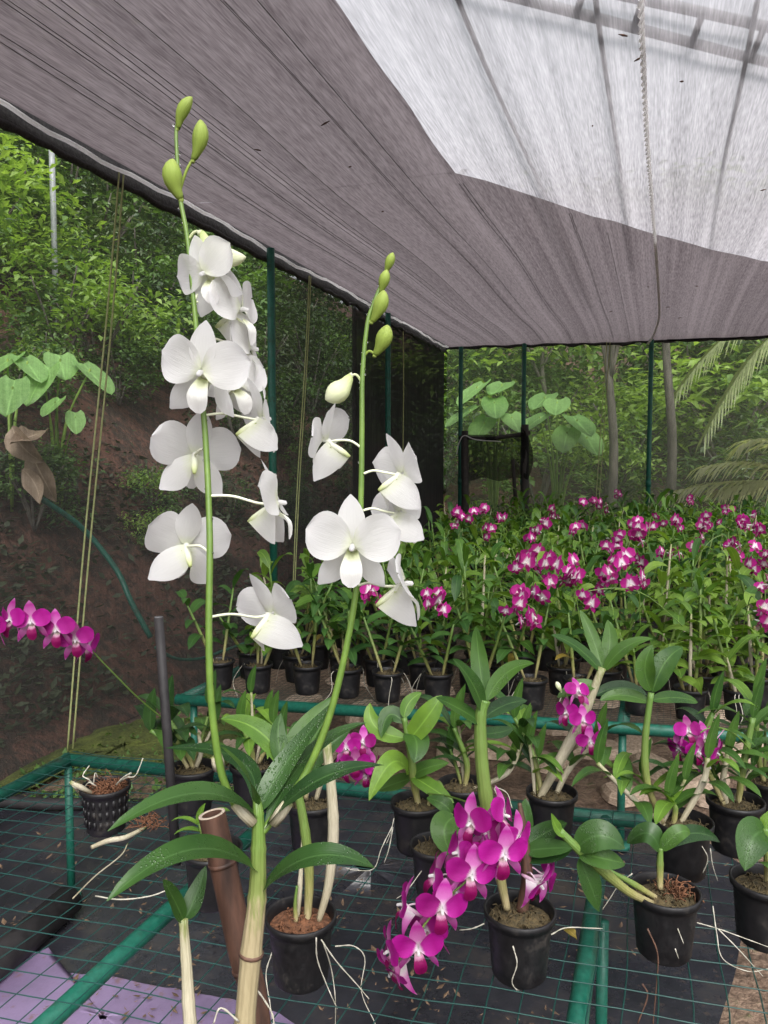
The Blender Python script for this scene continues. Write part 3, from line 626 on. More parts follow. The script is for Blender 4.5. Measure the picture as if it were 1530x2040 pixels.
_, fc, fu, fv, fl = bench('far_bench', c2, r2, 0, [k2], lg, 'far green pipe bench crowded with rows of potted orchids', .021, .0009, 'black_wire', back=8.35, pr=.02)

# ================================================================== POTS AND ORCHIDS
def pot_mesh(slots=False):
    b = B(); b.lathe([(.0, .0), (.040, .0), (.043, .004), (.0455, .03), (.050, .085), (.052, .094), (.0565, .095), (.057, .1055), (.0545, .107), (.0525, .104), (.050, .088), (.044, .03), (.0, .028)], 28)
    if slots:
        for k in range(20):
            for j in range(3):
                a = 6.2832 * k / 20; z = .02 + j * .024; r = .0447 + .06 * z
                b.box((r - .001, -.0035, z), (r + .0022, .0035, z + .017), 0, Matrix.Rotation(a, 4, 'Z'))
    return b.mesh('pot', M['pot'])
def mix_mesh(seed, m_):
    r = random.Random(seed); b = B(); rows = []
    for i in range(7):
        a = i / 6; rows.append([Vector((.0495 * a * math.cos(6.2832 * k / 18), .0495 * a * math.sin(6.2832 * k / 18), .088 + .012 * (1 - a) + (.009 * mnoise.noise((a * 5 * math.cos(k * .349), a * 5 * math.sin(k * .349), seed)) if a < .95 else 0))) for k in range(18)])
    b.grid(rows, close=True)
    for k in range(60):                                            # fibres and chips
        a = r.uniform(0, 6.28); d = r.uniform(0, .042); p = Vector((d * math.cos(a), d * math.sin(a), .092)); q = p + Vector((r.uniform(-.012, .012), r.uniform(-.012, .012), r.uniform(.0, .012)))
        b.tube([p, (p + q) * .5 + Vector((0, 0, .005)), q], .0011, 4)
    return b.mesh('potting_mix', M[m_])
POT, POTS = pot_mesh(), pot_mesh(True); MIX = [mix_mesh(1, 'coir'), mix_mesh(2, 'moss_mix'), mix_mesh(3, 'moss_mix')]
G_NEAR = 'potted orchids on the near bench'
def potted(px, py, label, s=1.0, mix=1, slots=False, cat='potted orchid', name='potted_orchid', rotz=None, group=G_NEAR):
    p = onz(px, py, BZ + .003); t = thing(name, p, label, cat, group)
    link('pot', POTS if slots else POT, t, Matrix.Rotation(px * .7, 4, 'Z') @ Matrix.Scale(s, 4)); link('potting_mix', MIX[mix], t, Matrix.Rotation(px * .3, 4, 'Z') @ Matrix.Scale(s, 4))
    t['d'] = depth(p); return t, depth(p)
def cane(t, pts, rad, m_='cane_green', name='cane', nodes=4):
    """pts: (px, py, depth) ; rad: metres at foot, belly and tip"""
    P = spline([W(*p) for p in pts], 8); n_ = len(P); rr = []
    for i in range(n_):
        u = i / (n_ - 1); r = lerp(rad[0], rad[1], min(1, u / .45)) if u < .45 else lerp(rad[1], rad[2], (u - .45) / .55)
        nodep = (u * nodes) % 1.0; r *= 1 + .10 * math.exp(-(min(nodep, 1 - nodep) / .07) ** 2); rr.append(r)
    b = B(); b.tube(P, rr, 10); return b.obj(name, M[m_], t)
def lf(t, a, m, c, width, mt='leaf_mid', d=None, dd=(0, 0, 0), nrm=None, name='leaf', fold=.22):
    d = d or t['d']; A_, B_, C_ = W(*a, d + dd[0]), W(*m, d + dd[1]), W(*c, d + dd[2])
    b = B(); nn = nrm or (Vector((0, 0, .75)) + CZ * .75 + CX * random.uniform(-.25, .25)); leaf(b, A_, B_, C_, width, nn, 14, 6, fold, wav=.03, seed=int(a[0] + a[1])); o = b.obj(name, M[mt], t)
    return o
def roots(t, lines, r=.0014, m_='root'):
    for L in lines:
        b = B(); P = spline([W(*q) for q in L], 6); b.tube(P, [r * .8 * (1 - .35 * i / len(P)) * (1 + .25 * math.sin(i * 1.9)) for i in range(len(P))], 6); b.obj('aerial_root', M[m_], t)
def stem(t, pts, r0, r1, m_='spike_green', name='flower_stem'):
    P = spline([W(*p) for p in pts], 8); b = B(); b.tube(P, [lerp(r0, r1, i / (len(P) - 1)) for i in range(len(P))], 8); b.obj(name, M[m_], t); return P
def near(P, px, py):
    return min(P, key=lambda p: (proj(p)[0] - px) ** 2 + (proj(p)[1] - py) ** 2)
random.seed(11)

# ---- the tall white orchid in front
D0 = .68
wp = W(470, 2100, D0); wr = Vector((wp.x, wp.y, BZ + .003))
wo_ = thing('white_orchid', wr, 'tall white dendrobium orchid with two flower sprays at the front of the near bench', 'orchid'); wo_['d'] = D0
link('pot', POT, wo_, Matrix.Scale(1.15, 4)); link('potting_mix', MIX[0], wo_, Matrix.Scale(1.15, 4))
cane(wo_, [(470, 2560, D0), (478, 2250, D0), (488, 2040, D0), (500, 1900, D0), (512, 1790, D0), (515, 1690, D0), (514, 1620, D0), (511, 1590, D0 + .004)], (.0085, .0095, .0035), 'cane_main', nodes=7)
cane(wo_, [(450, 2560, D0), (400, 2250, D0 - .01), (379, 2040, D0 - .01), (372, 1930, D0 - .01), (365, 1830, D0 - .01)], (.006, .0062, .004), 'cane_old', nodes=5)
b = B(); ring = [W(500, 1903, D0), W(501, 1896, D0)]; b.tube(ring, .0110, 12); b.obj('node_ring', M['root_brown'], wo_)
Lw = [((515, 1630), (392, 1580), (215, 1656), .024, 'leaf_dark', (0, -.05, -.10)), ((515, 1738), (385, 1692), (213, 1795), .027, 'leaf_dark', (0, -.06, -.11)),
      ((522, 1775), (625, 1706), (748, 1730), .025, 'leaf_dark', (0, -.03, -.02)), ((528, 1650), (632, 1555), (764, 1524), .022, 'leaf_dark', (0, -.02, 0)),
      ((513, 1620), (570, 1520), (668, 1398), .022, 'leaf_dark', (0, .03, .04)), ((530, 1645), (620, 1500), (730, 1440), .018, 'leaf_dark', (0, .05, .08)),
      ((510, 1605), (490, 1545), (440, 1488), .018, 'leaf_mid', (0, -.02, -.04)), ((508, 1600), (470, 1510), (330, 1490), .018, 'leaf_dark', (.02, .08, .13)),
      ((366, 1835), (348, 1795), (325, 1752), .016, 'leaf_mid', (-.01, -.02, -.03)), ((367, 1832), (388, 1790), (410, 1725), .018, 'leaf_dark', (-.01, 0, .01))]
for a, m_, c, w, mt, dd in Lw: lf(wo_, a, m_, c, w, mt, D0, dd, nrm=Vector((0, 0, 1)) + CZ * random.uniform(.3, .55) + CX * random.uniform(-.2, .2))
S1 = stem(wo_, [(505, 1640, D0), (470, 1605, D0 - .005), (440, 1535, D0 - .01), (421, 1400, D0 - .015), (416, 1250, D0 - .015), (418, 1080, D0 - .01), (411, 900, D0), (400, 760, D0), (388, 620, D0), (374, 480, D0), (360, 400, D0), (354, 330, D0), (351, 270, D0), (353, 245, D0)], .0038, .0014)
S2 = stem(wo_, [(520, 1660, D0), (560, 1610, D0 + .01), (610, 1540, D0 + .02), (655, 1430, D0 + .02), (690, 1290, D0 + .02), (712, 1150, D0 + .02), (719, 1000, D0 + .02), (721, 860, D0 + .02), (722, 750, D0 + .02), (731, 650, D0 + .02), (742, 610, D0 + .02), (758, 570, D0 + .02), (772, 535, D0 + .02)], .0040, .0014)
for (x0, y0, x1, y1) in [(505, 1640, 467, 1600), (545, 1640, 575, 1598), (437, 1532, 431, 1505)]:
    b = B(); b.tube([W(x0, y0, D0 - .004), W((x0 + x1) / 2, (y0 + y1) / 2, D0 - .006), W(x1, y1, D0 - .006)], [.0052, .0056, .0048], 8); b.obj('bract', M['cane_old'], wo_)
# flowers: centre pixel, depth offset, yaw, pitch, roll, size, where the pedicel joins
WF = [((408, 545), -.020, -22, -14, 20, .82, S1, (384, 600)), ((478, 618), .005, 70, 4, 8, .92, S1, (390, 605)), ((498, 695), .025, 82, 0, -8, .86, S1, (395, 675)),
      ((402, 742), -.035, -8, -12, -6, .98, S1, (398, 690)), ((470, 765), .010, 38, 0, 10, .82, S1, (400, 720)), ((522, 835), .010, 118, 8, -8, .90, S1, (408, 826)),
      ((388, 905), .035, 196, 10, 8, 1.0, S1, (411, 905)), ((370, 1085), .025, 206, 10, 8, .98, S1, (417, 1100)), ((551, 1003), -.005, 86, 10, -6, .95, S1, (419, 993)),
      ((540, 1222), .035, 138, 14, -12, .98, S1, (416, 1230)),
      ((648, 878), .015, -112, 10, -16, .86, S2, (722, 886)), ((800, 945), .015, 122, 6, -6, .90, S2, (721, 947)), ((797, 1022), .03, 126, 4, -16, .88, S2, (719, 1018)),
      ((702, 1088), -.030, -2, -6, 0, 1.0, S2, (716, 1120)), ((803, 1165), .0, 98, 14, -8, .96, S2, (712, 1172))]
for (x, y), dd, yw, pt, rl, s, S, at in WF:
    flower(wo_, W(x, y, D0 + .01 + dd), yw, pt, rl, s, near(S, *at), 'w')
for (a, c, w, mt, bd, at, S) in [((355, 258), (383, 193), 26, 'bud_green', -.003, (352, 265), S1), ((384, 320), (399, 238), 32, 'bud_green', .003, (358, 385), S1), ((362, 398), (345, 316), 40, 'bud_green', -.004, (366, 410), S1), ((402, 462), (490, 512), 42, 'bud_white', .010, (378, 478), S1),
                                 ((768, 545), (783, 503), 19, 'bud_green', 0, None, S2), ((758, 585), (771, 537), 22, 'bud_green', 0, (752, 590), S2), ((740, 642), (765, 578), 30, 'bud_green', .002, (728, 655), S2), ((746, 708), (772, 647), 33, 'bud_green', .002, (727, 712), S2), ((698, 748), (648, 796), 44, 'bud_white', -.003, (722, 765), S2)]:
    dz = D0 + (.02 if S is S2 else 0)
    bud(wo_, W(*a, dz), W(*c, dz - .005), w / F * dz, M[mt], bd, near(S, *at) if at else None)
# dew
b = B(); rg = random.Random(3)
for S in (S1, S2):
    for k in range(46):
        i = rg.randrange(14, len(S) - 2); p = S[i].lerp(S[i + 1], rg.random()) + CX * rg.choice((-1, 1)) * rg.uniform(.0018, .0028) + CZ * .0008; r = rg.uniform(.0006, .0012)
        b.tube([p + Vector((0, 0, r)), p + Vector((0, 0, r * .6)), p, p - Vector((0, 0, r * .6)), p - Vector((0, 0, r))], [r * .05, r * .8, r, r * .8, r * .05], 6)
o = b.obj('dew_drops', M['drop'], wo_); o['kind'] = 'stuff'
roots(wo_, [[(476, 2035, D0 - .01), (440, 2008, D0 - .02), (425, 2040, D0 - .02)], [(497, 1955, D0 + .01), (525, 1990, D0 + .02), (545, 2030, D0 + .02), (540, 2080, D0 + .02)]], .0012)
# bamboo stake behind it
P = [W(422, 1622, .735), W(448, 1740, .735), W(480, 1890, .735), W(515, 2060, .73), W(560, 2300, .72)]; P[-1].z = BZ + .003
t = thing('bamboo_stake', P[-1], 'cut brown bamboo tube standing as a stake behind the white orchid', 'stake')
b = B(); Q = spline(P[::-1], 6); b.tube(Q, [.0128] * len(Q), 14, caps=False); b.tube([Q[-1] + (Q[-2] - Q[-1]) * i for i in (0, .6, 1.6)], [.0096, .0096, .0096], 14, caps=False); b.obj('culm', M['bamboo'], t)
b = B(); ax = (Q[-1] - Q[-2]).normalized(); u_ = ax.orthogonal().normalized(); w_ = ax.cross(u_)
b.grid([[Q[-1] + (u_ * math.cos(6.2832 * k / 20) + w_ * math.sin(6.2832 * k / 20)) * r + ax * h for k in range(20)] for r, h in ((.0128, 0), (.0126, .0008), (.0098, .0008), (.0096, 0))], close=True); b.obj('cut_end', M['bamboo_cut'], t)
b = B()
for k in (10, 19):
    b.tube([Q[k] - ax * .002, Q[k] + ax * .002], .0138, 14)
b.obj('node', M['bamboo'], t)
# black plastic pole
P0, P1 = onz(352, 1722, BZ + .004), None; d_ = depth(P0); P1 = W(316, 1230, d_)
t = thing('black_pole', P0, 'thin black plastic pipe standing upright on the near bench left of the white orchid', 'pole')
b = B(); b.tube([P0, P0.lerp(P1, .5), P1], .0098, 12); b.obj('pipe', M['black_pipe'], t)
b = B(); b.tube([P1 - Vector((0, 0, .0005)), P1 + Vector((0, 0, .0015))], .0088, 12); b.obj('rim', M['steel'], t)

def spray(t, pts, flowers, d, label=None, kind='m', s=1.0, r=.0014):
    S = stem(t, pts, r * 1.2, r)
    for (x, y, yw, pt, rl, *rest) in flowers:
        dd = rest[0] if rest else 0
        at = near(S, x, y); flower(t, W(x, y, d + dd), yw, pt, rl, s, at, kind)
    return S
# ---- pot with bare canes in front, right of the white orchid
t, d = potted(600, 1948, 'black pot of coir with pale bare canes and dangling roots right of the bamboo stake', 1.02, 0)
cane(t, [(592, 1830, d), (598, 1760, d), (603, 1665, d)], (.004, .0045, .002), 'cane_old', nodes=3)
cane(t, [(612, 1835, d), (616, 1760, d), (612, 1690, d), (598, 1600, d), (580, 1540, d)], (.006, .0085, .006), 'cane_green', nodes=5)
cane(t, [(635, 1835, d), (655, 1760, d), (664, 1660, d), (660, 1570, d), (650, 1480, d)], (.005, .0092, .0075), 'cane_old', nodes=5)
cane(t, [(590, 1835, d - .01), (588, 1800, d - .01), (592, 1765, d - .01)], (.004, .003, .002), 'cane_green', nodes=2)
for a, m_, c, w, mt, dd in [((580, 1545), (520, 1460), (440, 1432), .04, 'leaf_lime', (0, .03, .05)), ((578, 1540), (600, 1470), (672, 1385), .045, 'leaf_mid', (0, .03, .08)), ((575, 1540), (555, 1480), (560, 1420), .03, 'leaf_mid', (0, .02, .05)), ((585, 1560), (640, 1500), (700, 1450), .035, 'leaf_dark', (0, .03, .05))]: lf(t, a, m_, c, w, mt, d, dd)
roots(t, [[(630, 1868, d - .07), (632, 1910, d - .06), (650, 1960, d - .05), (672, 2010, d - .05)], [(640, 1872, d - .07), (670, 1915, d - .06), (710, 1960, d - .05), (735, 1990, d - .05)], [(645, 1880, d - .07), (660, 1930, d - .04), (668, 1990, d - .03), (668, 2050, d - .02)], [(668, 1885, d - .02), (705, 1885, d + .01), (727, 1910, d + .01), (720, 1975, d), (748, 2040, d - .02)], [(543, 1895, d - .02), (530, 1940, d - .02), (538, 2000, d - .04), (545, 2050, d - .05)]])
# ---- magenta orchid, front
t, d = potted(1034, 1938, 'black pot whose orchid has a tall leaning green cane behind the big magenta spray', 1.03, 1)
cane(t, [(1010, 1810, d), (995, 1740, d), (975, 1640, d), (960, 1520, d), (957, 1430, d), (966, 1395, d)], (.006, .0118, .009), 'cane_green', nodes=6)
cane(t, [(1040, 1815, d), (1050, 1740, d), (1040, 1640, d), (1035, 1600, d)], (.010, .009, .003), 'bamboo', nodes=3)
for a, m_, c, w, mt, dd in [((962, 1415), (940, 1360), (902, 1312), .032, 'leaf_mid', (0, -.03, -.06)), ((966, 1400), (955, 1320), (948, 1248), .03, 'leaf_mid', (0, .02, .02)), ((970, 1395), (1010, 1340), (1065, 1322), .028, 'leaf_mid', (0, 0, -.02)), ((958, 1440), (915, 1412), (868, 1390), .028, 'leaf_mid', (0, -.02, -.05)), ((965, 1430), (1005, 1405), (1050, 1395), .028, 'leaf_dark', (0, .03, .06)), ((957, 1460), (990, 1460), (1022, 1450), .024, 'leaf_dark', (0, .02, .05)),
                            ((1040, 1690), (1045, 1640), (1047, 1590), .03, 'leaf_dark', (0, .02, .03)), ((1045, 1690), (1085, 1660), (1130, 1640), .034, 'leaf_dark', (0, 0, -.02)), ((1048, 1695), (1095, 1690), (1140, 1690), .032, 'leaf_dark', (0, -.02, -.04))]: lf(t, a, m_, c, w, mt, d, dd)
roots(t, [[(1022, 1885, d - .065), (1030, 1920, d - .06), (1020, 1955, d - .05), (1030, 1972, d - .04), (1040, 1968, d - .03)], [(965, 1840, d - .02), (940, 1850, d - .02), (915, 1853, d - .01)], [(1098, 1862, d), (1130, 1848, d + .02), (1200, 1850, d + .03)], [(1000, 1600, d + .05), (985, 1570, d + .05), (1010, 1580, d + .06), (1020, 1610, d + .05)]])
flower(t, W(1075, 1762, d - .03), 60, -35, 10, 1.0, W(1045, 1740, d), 'm'); flower(t, W(1090, 1745, d), 100, -20, 20, .9, W(1048, 1725, d), 'm')
# ---- orchid with bright leaves whose spray arches down in front
t, d = potted(830, 1690, 'black pot with bright green leaves and the long arching magenta spray', 1.0, 1)
cane(t, [(835, 1610, d), (825, 1560, d), (818, 1500, d), (805, 1430, d)], (.006, .0095, .006), 'cane_green')
cane(t, [(850, 1615, d), (870, 1560, d), (890, 1590, d - .04)], (.004, .006, .005), 'cane_green', nodes=3)
for a, m_, c, w, mt, dd in [((815, 1540), (780, 1520), (735, 1595), .05, 'leaf_lime', (0, -.06, -.1)), ((820, 1545), (860, 1570), (905, 1600), .035, 'leaf_lime', (0, -.05, -.08)), ((810, 1470), (750, 1450), (737, 1400), .042, 'leaf_lime', (0, 0, .02)), ((810, 1480), (850, 1430), (880, 1385), .05, 'leaf_lime', (0, -.03, -.02)), ((815, 1460), (830, 1480), (825, 1520), .055, 'leaf_mid', (0, -.04, -.07)), ((805, 1440), (775, 1425), (760, 1470), .04, 'leaf_mid', (0, .01, -.02)), ((822, 1545), (850, 1530), (895, 1520), .035, 'leaf_mid', (0, -.02, -.04)), ((805, 1430), (815, 1400), (840, 1380), .03, 'leaf_lime', (0, .02, .04)), ((820, 1550), (790, 1560), (750, 1575), .035, 'leaf_mid', (0, .02, .03))]: lf(t, a, m_, c, w, mt, d, dd)
df = 1.13
S = spray(t, [(850, 1580, d - .05), (900, 1588, d - .2), (960, 1612, df + .12), (1000, 1650, df + .04), (985, 1690, df + .02), (940, 1745, df), (880, 1800, df - .01), (825, 1870, df - .02), (785, 1925, df - .02)],
      [(833, 1893, 4, -10, 4, -.03), (880, 1812, 6, -8, -6, -.035), (939, 1745, 8, -6, -8, -.03), (1004, 1705, 12, -8, -4, -.03), (938, 1640, -45, 0, 8, .02), (1004, 1625, 62, 10, -20, .03), (776, 1895, -75, -10, 6, -.01), (803, 1803, -95, 6, 10, .01), (866, 1745, -80, 10, -10, .02), (912, 1700, -70, 14, 0, .03), (782, 1935, -60, -40, 0, .0), (970, 1660, -50, 10, 0, .03), (905, 1775, 35, -12, 10, .015), (968, 1712, 28, 0, -10, .02), (850, 1852, -38, -8, 6, .01), (1030, 1675, 45, -5, -8, .02)], df, s=1.0)
roots(t, [[(785, 1630, d - .04), (778, 1660, d - .06), (770, 1680, d - .08)], [(782, 1645, d - .06), (760, 1690, d - .1), (745, 1730, d - .12), (712, 1734, d - .12), (690, 1730, d - .12)], [(783, 1648, d - .06), (775, 1690, d - .1), (765, 1720, d - .1)]], .0013)
# ---- small pot in front of it
t, d = potted(868, 1775, 'small black pot half hidden behind the arching magenta spray with one broad speckled leaf', .9, 2)
cane(t, [(870, 1670, d), (885, 1640, d), (900, 1620, d)], (.004, .005, .004), 'cane_green', nodes=2)
lf(t, (905, 1628), (885, 1655), (900, 1705), .055, 'leaf_mid', d, (-.01, -.04, -.05)); lf(t, (900, 1620), (880, 1600), (850, 1590), .03, 'leaf_mid', d, (0, 0, .02))
roots(t, [[(840, 1735, d - .04), (810, 1775, d - .06), (790, 1790, d - .06)]], .0012)
# ---- reclining orchid, right
t, d = potted(1322, 1895, 'black pot with a thick yellow green cane reclining left and a tuft of brown coir', 1.04, 1)
cane(t, [(1300, 1800, d - .02), (1250, 1775, d - .05), (1190, 1725, d - .07), (1150, 1690, d - .08), (1115, 1655, d - .08)], (.005, .0088, .006), 'cane_green', nodes=5)
cane(t, [(1310, 1790, d - .01), (1260, 1760, d - .03), (1215, 1735, d - .04)], (.004, .0055, .003), 'cane_green', nodes=3)
cane(t, [(1315, 1770, d), (1315, 1720, d), (1316, 1690, d)], (.005, .006, .004), 'cane_green', nodes=2)
for a, m_, c, w, mt, dd in [((1125, 1660), (1110, 1650), (1098, 1620), .02, 'leaf_lime', (-.08, -.09, -.1)), ((1150, 1690), (1195, 1665), (1245, 1690), .05, 'leaf_dark', (-.08, -.1, -.1)), ((1155, 1700), (1200, 1710), (1245, 1720), .036, 'leaf_mid', (-.08, -.1, -.08)), ((1155, 1710), (1175, 1760), (1195, 1815), .045, 'leaf_dark', (-.08, -.08, -.06)), ((1140, 1690), (1080, 1700), (1020, 1710), .036, 'leaf_dark', (-.08, -.06, -.04)), ((1316, 1695), (1350, 1660), (1375, 1660), .028, 'leaf_mid', (0, -.01, 0)), ((1314, 1695), (1290, 1660), (1250, 1680), .04, 'leaf_dark', (0, .0, .03)), ((1316, 1690), (1380, 1660), (1435, 1678), .03, 'leaf_dark', (0, .03, .05))]: lf(t, a, m_, c, w, mt, d, dd)
b = B(); rg = random.Random(5); cp = W(1345, 1775, d)
for k in range(170):
    a = rg.uniform(0, 6.28); p = cp + Vector((rg.gauss(0, .013), rg.gauss(0, .013), rg.gauss(-.008, .007))); q = p + Vector((rg.gauss(0, .01), rg.gauss(0, .01), rg.gauss(.004, .008))); b.tube([p, (p + q) / 2 + Vector((0, 0, .003)), q], .0011, 4)
b.obj('coir_tuft', M['coir'], t)
roots(t, [[(1290, 1850, d - .06), (1310, 1900, d - .06), (1308, 1960, d - .05), (1300, 2050, d - .04)], [(1280, 1960, d - .05), (1290, 1985, d - .05), (1270, 2040, d - .05)]], .0018, 'root_brown')
roots(t, [[(1388, 1838, d), (1430, 1850, d - .01), (1480, 1868, d - .02), (1540, 1890, d - .02)], [(1420, 1805, d), (1428, 1860, d - .02), (1440, 1910, d - .04), (1490, 1935, d - .05), (1530, 1930, d - .05)], [(1430, 1850, d - .01), (1470, 1890, d - .03), (1520, 1945, d - .05)], [(1350, 1850, d - .06), (1362, 1880, d - .06)], [(1345, 1890, d - .06), (1352, 1910, d - .055)], [(1260, 1740, d), (1235, 1760, d), (1215, 1790, d - .02), (1200, 1812, d - .02)]], .0012)
# ---- pot cut by the right edge
t, d = potted(1522, 1872, 'black pot cut by the right edge with one broad wet dark leaf', 1.04, 2)
cane(t, [(1530, 1760, d), (1530, 1690, d), (1524, 1650, d)], (.006, .008, .006), 'cane_green', nodes=3)
lf(t, (1526, 1660), (1500, 1670), (1484, 1735), .06, 'leaf_dark', d, (0, -.03, -.05)); lf(t, (1525, 1720), (1550, 1720), (1580, 1760), .05, 'leaf_mid', d, (0, -.04, -.06)); lf(t, (1524, 1655), (1540, 1640), (1560, 1600), .04, 'leaf_lime', d, (0, 0, 0))
# ---- pot of bare coir on the left
t, d = potted(212, 1652, 'slotted black pot with only coir and dry roots left of the black pole', .98, 0, True, 'plant pot', 'slotted_pot')
rl = []
for (x0, y0, x1, y1, x2, y2) in [(190, 1570, 165, 1545, 178, 1525), (185, 1572, 190, 1540, 195, 1548), (235, 1560, 270, 1545, 285, 1510), (230, 1565, 262, 1540, 250, 1552), (180, 1580, 150, 1570, 138, 1558), (200, 1575, 175, 1560, 160, 1585)]: rl.append([(x0, y0, d), ((x0 + x1) / 2, (y0 + y1) / 2 - 4, d - .02), (x1, y1, d - .02), (x2, y2, d - .01)])
roots(t, rl, .0022)
b = B(); b.tube([W(188, 1583, d - .02), W(160, 1568, d - .04), W(140, 1558, d - .05)], [.004, .006, .004], 8); b.obj('cane', M['cane_old'], t)
b = B(); rg = random.Random(9); cp = W(218, 1568, d)
for k in range(160): p = cp + Vector((rg.gauss(0, .018), rg.gauss(0, .018), rg.gauss(.0, .006))); q = p + Vector((rg.gauss(0, .012), rg.gauss(0, .012), rg.gauss(.004, .007))); b.tube([p, (p + q) / 2 + Vector((0, 0, .003)), q], .0012, 4)
b.obj('coir_tuft', M['coir'], t)
# dry cane on the wire
def lay(pts, z, r, name, m_, label, cat):
    b = B(); P = spline([onz(x, y, z) for x, y in pts], 6); b.tube(P, [r * (.5 + .5 * math.sin(math.pi * (.15 + .8 * i / len(P)))) for i in range(len(P))], 8); return tag(b.obj(name, M[m_]), label, cat)
lay([(182, 1688), (215, 1675), (250, 1668), (290, 1648)], BZ + .009, .006, 'dry_cane', 'cane_old', 'dry tan orchid cane lying on the wire in front of the slotted pot', 'dry cane')
b = B(); rg = random.Random(2)
for k in range(70):
    p = onz(rg.gauss(296, 13), rg.gauss(1640, 7), BZ + .008); q = p + Vector((rg.gauss(0, .018), rg.gauss(0, .018), rg.uniform(.0, .012))); b.tube([p, (p + q) / 2 + Vector((0, 0, .004)), q], .0011, 4)
tag(b.obj('root_clump', M['coir']), 'tangled reddish dead roots on the wire at the end of the dry cane', 'dead roots')
b = B(); b.tube(spline([onz(145, 1790, BZ + .006), onz(190, 1745, BZ + .006), onz(240, 1705, BZ + .006), onz(255, 1680, BZ + .006)], 6), .0014, 6)
tag(b.obj('dead_stalk', M['cane_old']), 'thin yellowish dead flower stalk lying on the wire left of the black pole', 'dead stalk')
b = B(); b.tube(spline([onz(190, 1785, BZ + .005), onz(240, 1792, BZ + .005), onz(300, 1785, BZ + .005), onz(340, 1770, BZ + .005)], 6), .0014, 6)
tag(b.obj('dead_stalk', M['root']), 'thin white dead root lying under the lowest left leaf of the white orchid', 'dead root')
b = B(); rr = random.Random(77); a = onz(1100, 1860, BZ + .006)
for (x, y, x2, y2, w) in [(1125, 1850, 1150, 1872, .02)]: leaf(b, onz(x, y, BZ + .01), onz((x + x2) / 2, (y + y2) / 2 - 4, BZ + .018), onz(x2, y2, BZ + .008), w, Vector((0, 0, 1)), 6, 2)
tag(b.obj('fallen_leaf', M['leaf_yellow']), 'small fallen yellow green leaf on the wire right of the big magenta orchid pot', 'fallen leaf')
# ---- middle of the near bench
def generic_leaves(t, cane_pts, d, n, Lp, w, mats, seed, top=True, spread=1.0, start=.45):
    """leaves standing alternately on both sides of a cane given in (px, py, depth)"""
    rg = random.Random(seed); P = spline([W(*p) for p in cane_pts], 8); az0 = rg.uniform(0, 6.28)
    for i in range(n):
        u = start + (1 - start) * (i + .5) / n; p = P[int(u * (len(P) - 1))]; az = az0 + i * math.pi + rg.uniform(-.5, .5); L = Lp * rg.uniform(.75, 1.15)
        h = Vector((math.cos(az), math.sin(az), 0)); rise = rg.uniform(.25, .9) * (1.3 if u > .85 else 1)
        m_ = p + h * L * .5 * spread + Vector((0, 0, L * .5 * rise)); c = p + h * L * spread + Vector((0, 0, L * (rise * .75 - .25)))
        b = B(); leaf(b, p, m_, c, w * rg.uniform(.8, 1.2), Vector((0, 0, 1)) - h * .4, 8, 4, .22, wav=.03, seed=seed + i); b.obj('leaf', M[rg.choice(mats)], t)
    h = Vector((.1, -.1, 1)); p = P[-1]; b = B(); leaf(b, p, p + h * Lp * .4, p + h * Lp * .85 + CX * .01, w * .8, CZ, 8, 4, .4); b.obj('leaf', M[mats[0]], t)
GL = ['leaf_mid', 'leaf_dark', 'leaf_mid', 'leaf_lime']
def mid(px, py, label, canes, s=1.0, n=5, L=.115, w=.028, mix=1, seed=0, mats=GL):
    t, d = potted(px, py, label, s, mix)
    for i, (pts, rad, cm, nl) in enumerate(canes):
        pp = [(x, y, d + dd) for x, y, dd in pts]; cane(t, pp, rad, cm)
        if nl: generic_leaves(t, pp, d, nl + 2, L, w, mats, seed + 31 * i)
    rq = random.Random(seed * 3 + 1)
    for i in range(2 if L > .06 else 0):
        x0, y0 = canes[0][0][0][0], canes[0][0][0][1]; dx = rq.uniform(-55, 55); hh = rq.uniform(70, 150)
        pp = [(x0 + rq.uniform(-8, 8), y0 + 4, d + .01), (x0 + dx * .5, y0 - hh * .5, d + .02), (x0 + dx, y0 - hh, d + rq.uniform(0, .05))]; cane(t, pp, (.003, .0042, .0028), rq.choice(['cane_old', 'cane_green']), nodes=5)
        generic_leaves(t, pp, d, rq.choice((2, 3, 4)), L * .85, w * .85, mats, seed + 71 * i + 5)
    return t, d
t, d = mid(622, 1688, 'black pot standing behind the bare cane pot with a magenta cluster over it', [([(610, 1590, 0), (600, 1540, 0), (560, 1480, 0)], (.005, .007, .005), 'cane_green', 4), ([(630, 1592, 0), (645, 1540, 0), (660, 1500, .02)], (.005, .006, .004), 'cane_old', 0)], seed=3)
spray(t, [(655, 1545, d), (640, 1480, d - .02), (680, 1475, d - .05), (720, 1500, d - .06), (760, 1540, d - .06)], [(690, 1490, -10, 0, 6, -.08), (722, 1480, 20, 10, -10, -.06), (708, 1522, 5, -10, 0, -.09), (745, 1530, 60, -5, 0, -.07), (690, 1535, -40, -20, 0, -.06), (758, 1550, 80, -30, 0, -.05), (728, 1545, 10, -25, 8, -.07)], d, s=.82)
mid(505, 1605, 'black pot with a lime green shoot behind the upper leaves of the white orchid', [([(505, 1520, 0), (500, 1490, 0), (480, 1440, 0)], (.005, .007, .005), 'cane_green', 5), ([(515, 1520, 0), (540, 1470, 0), (545, 1440, 0)], (.005, .006, .004), 'cane_green', 3)], seed=13, mats=['leaf_mid', 'leaf_lime'], L=.10)
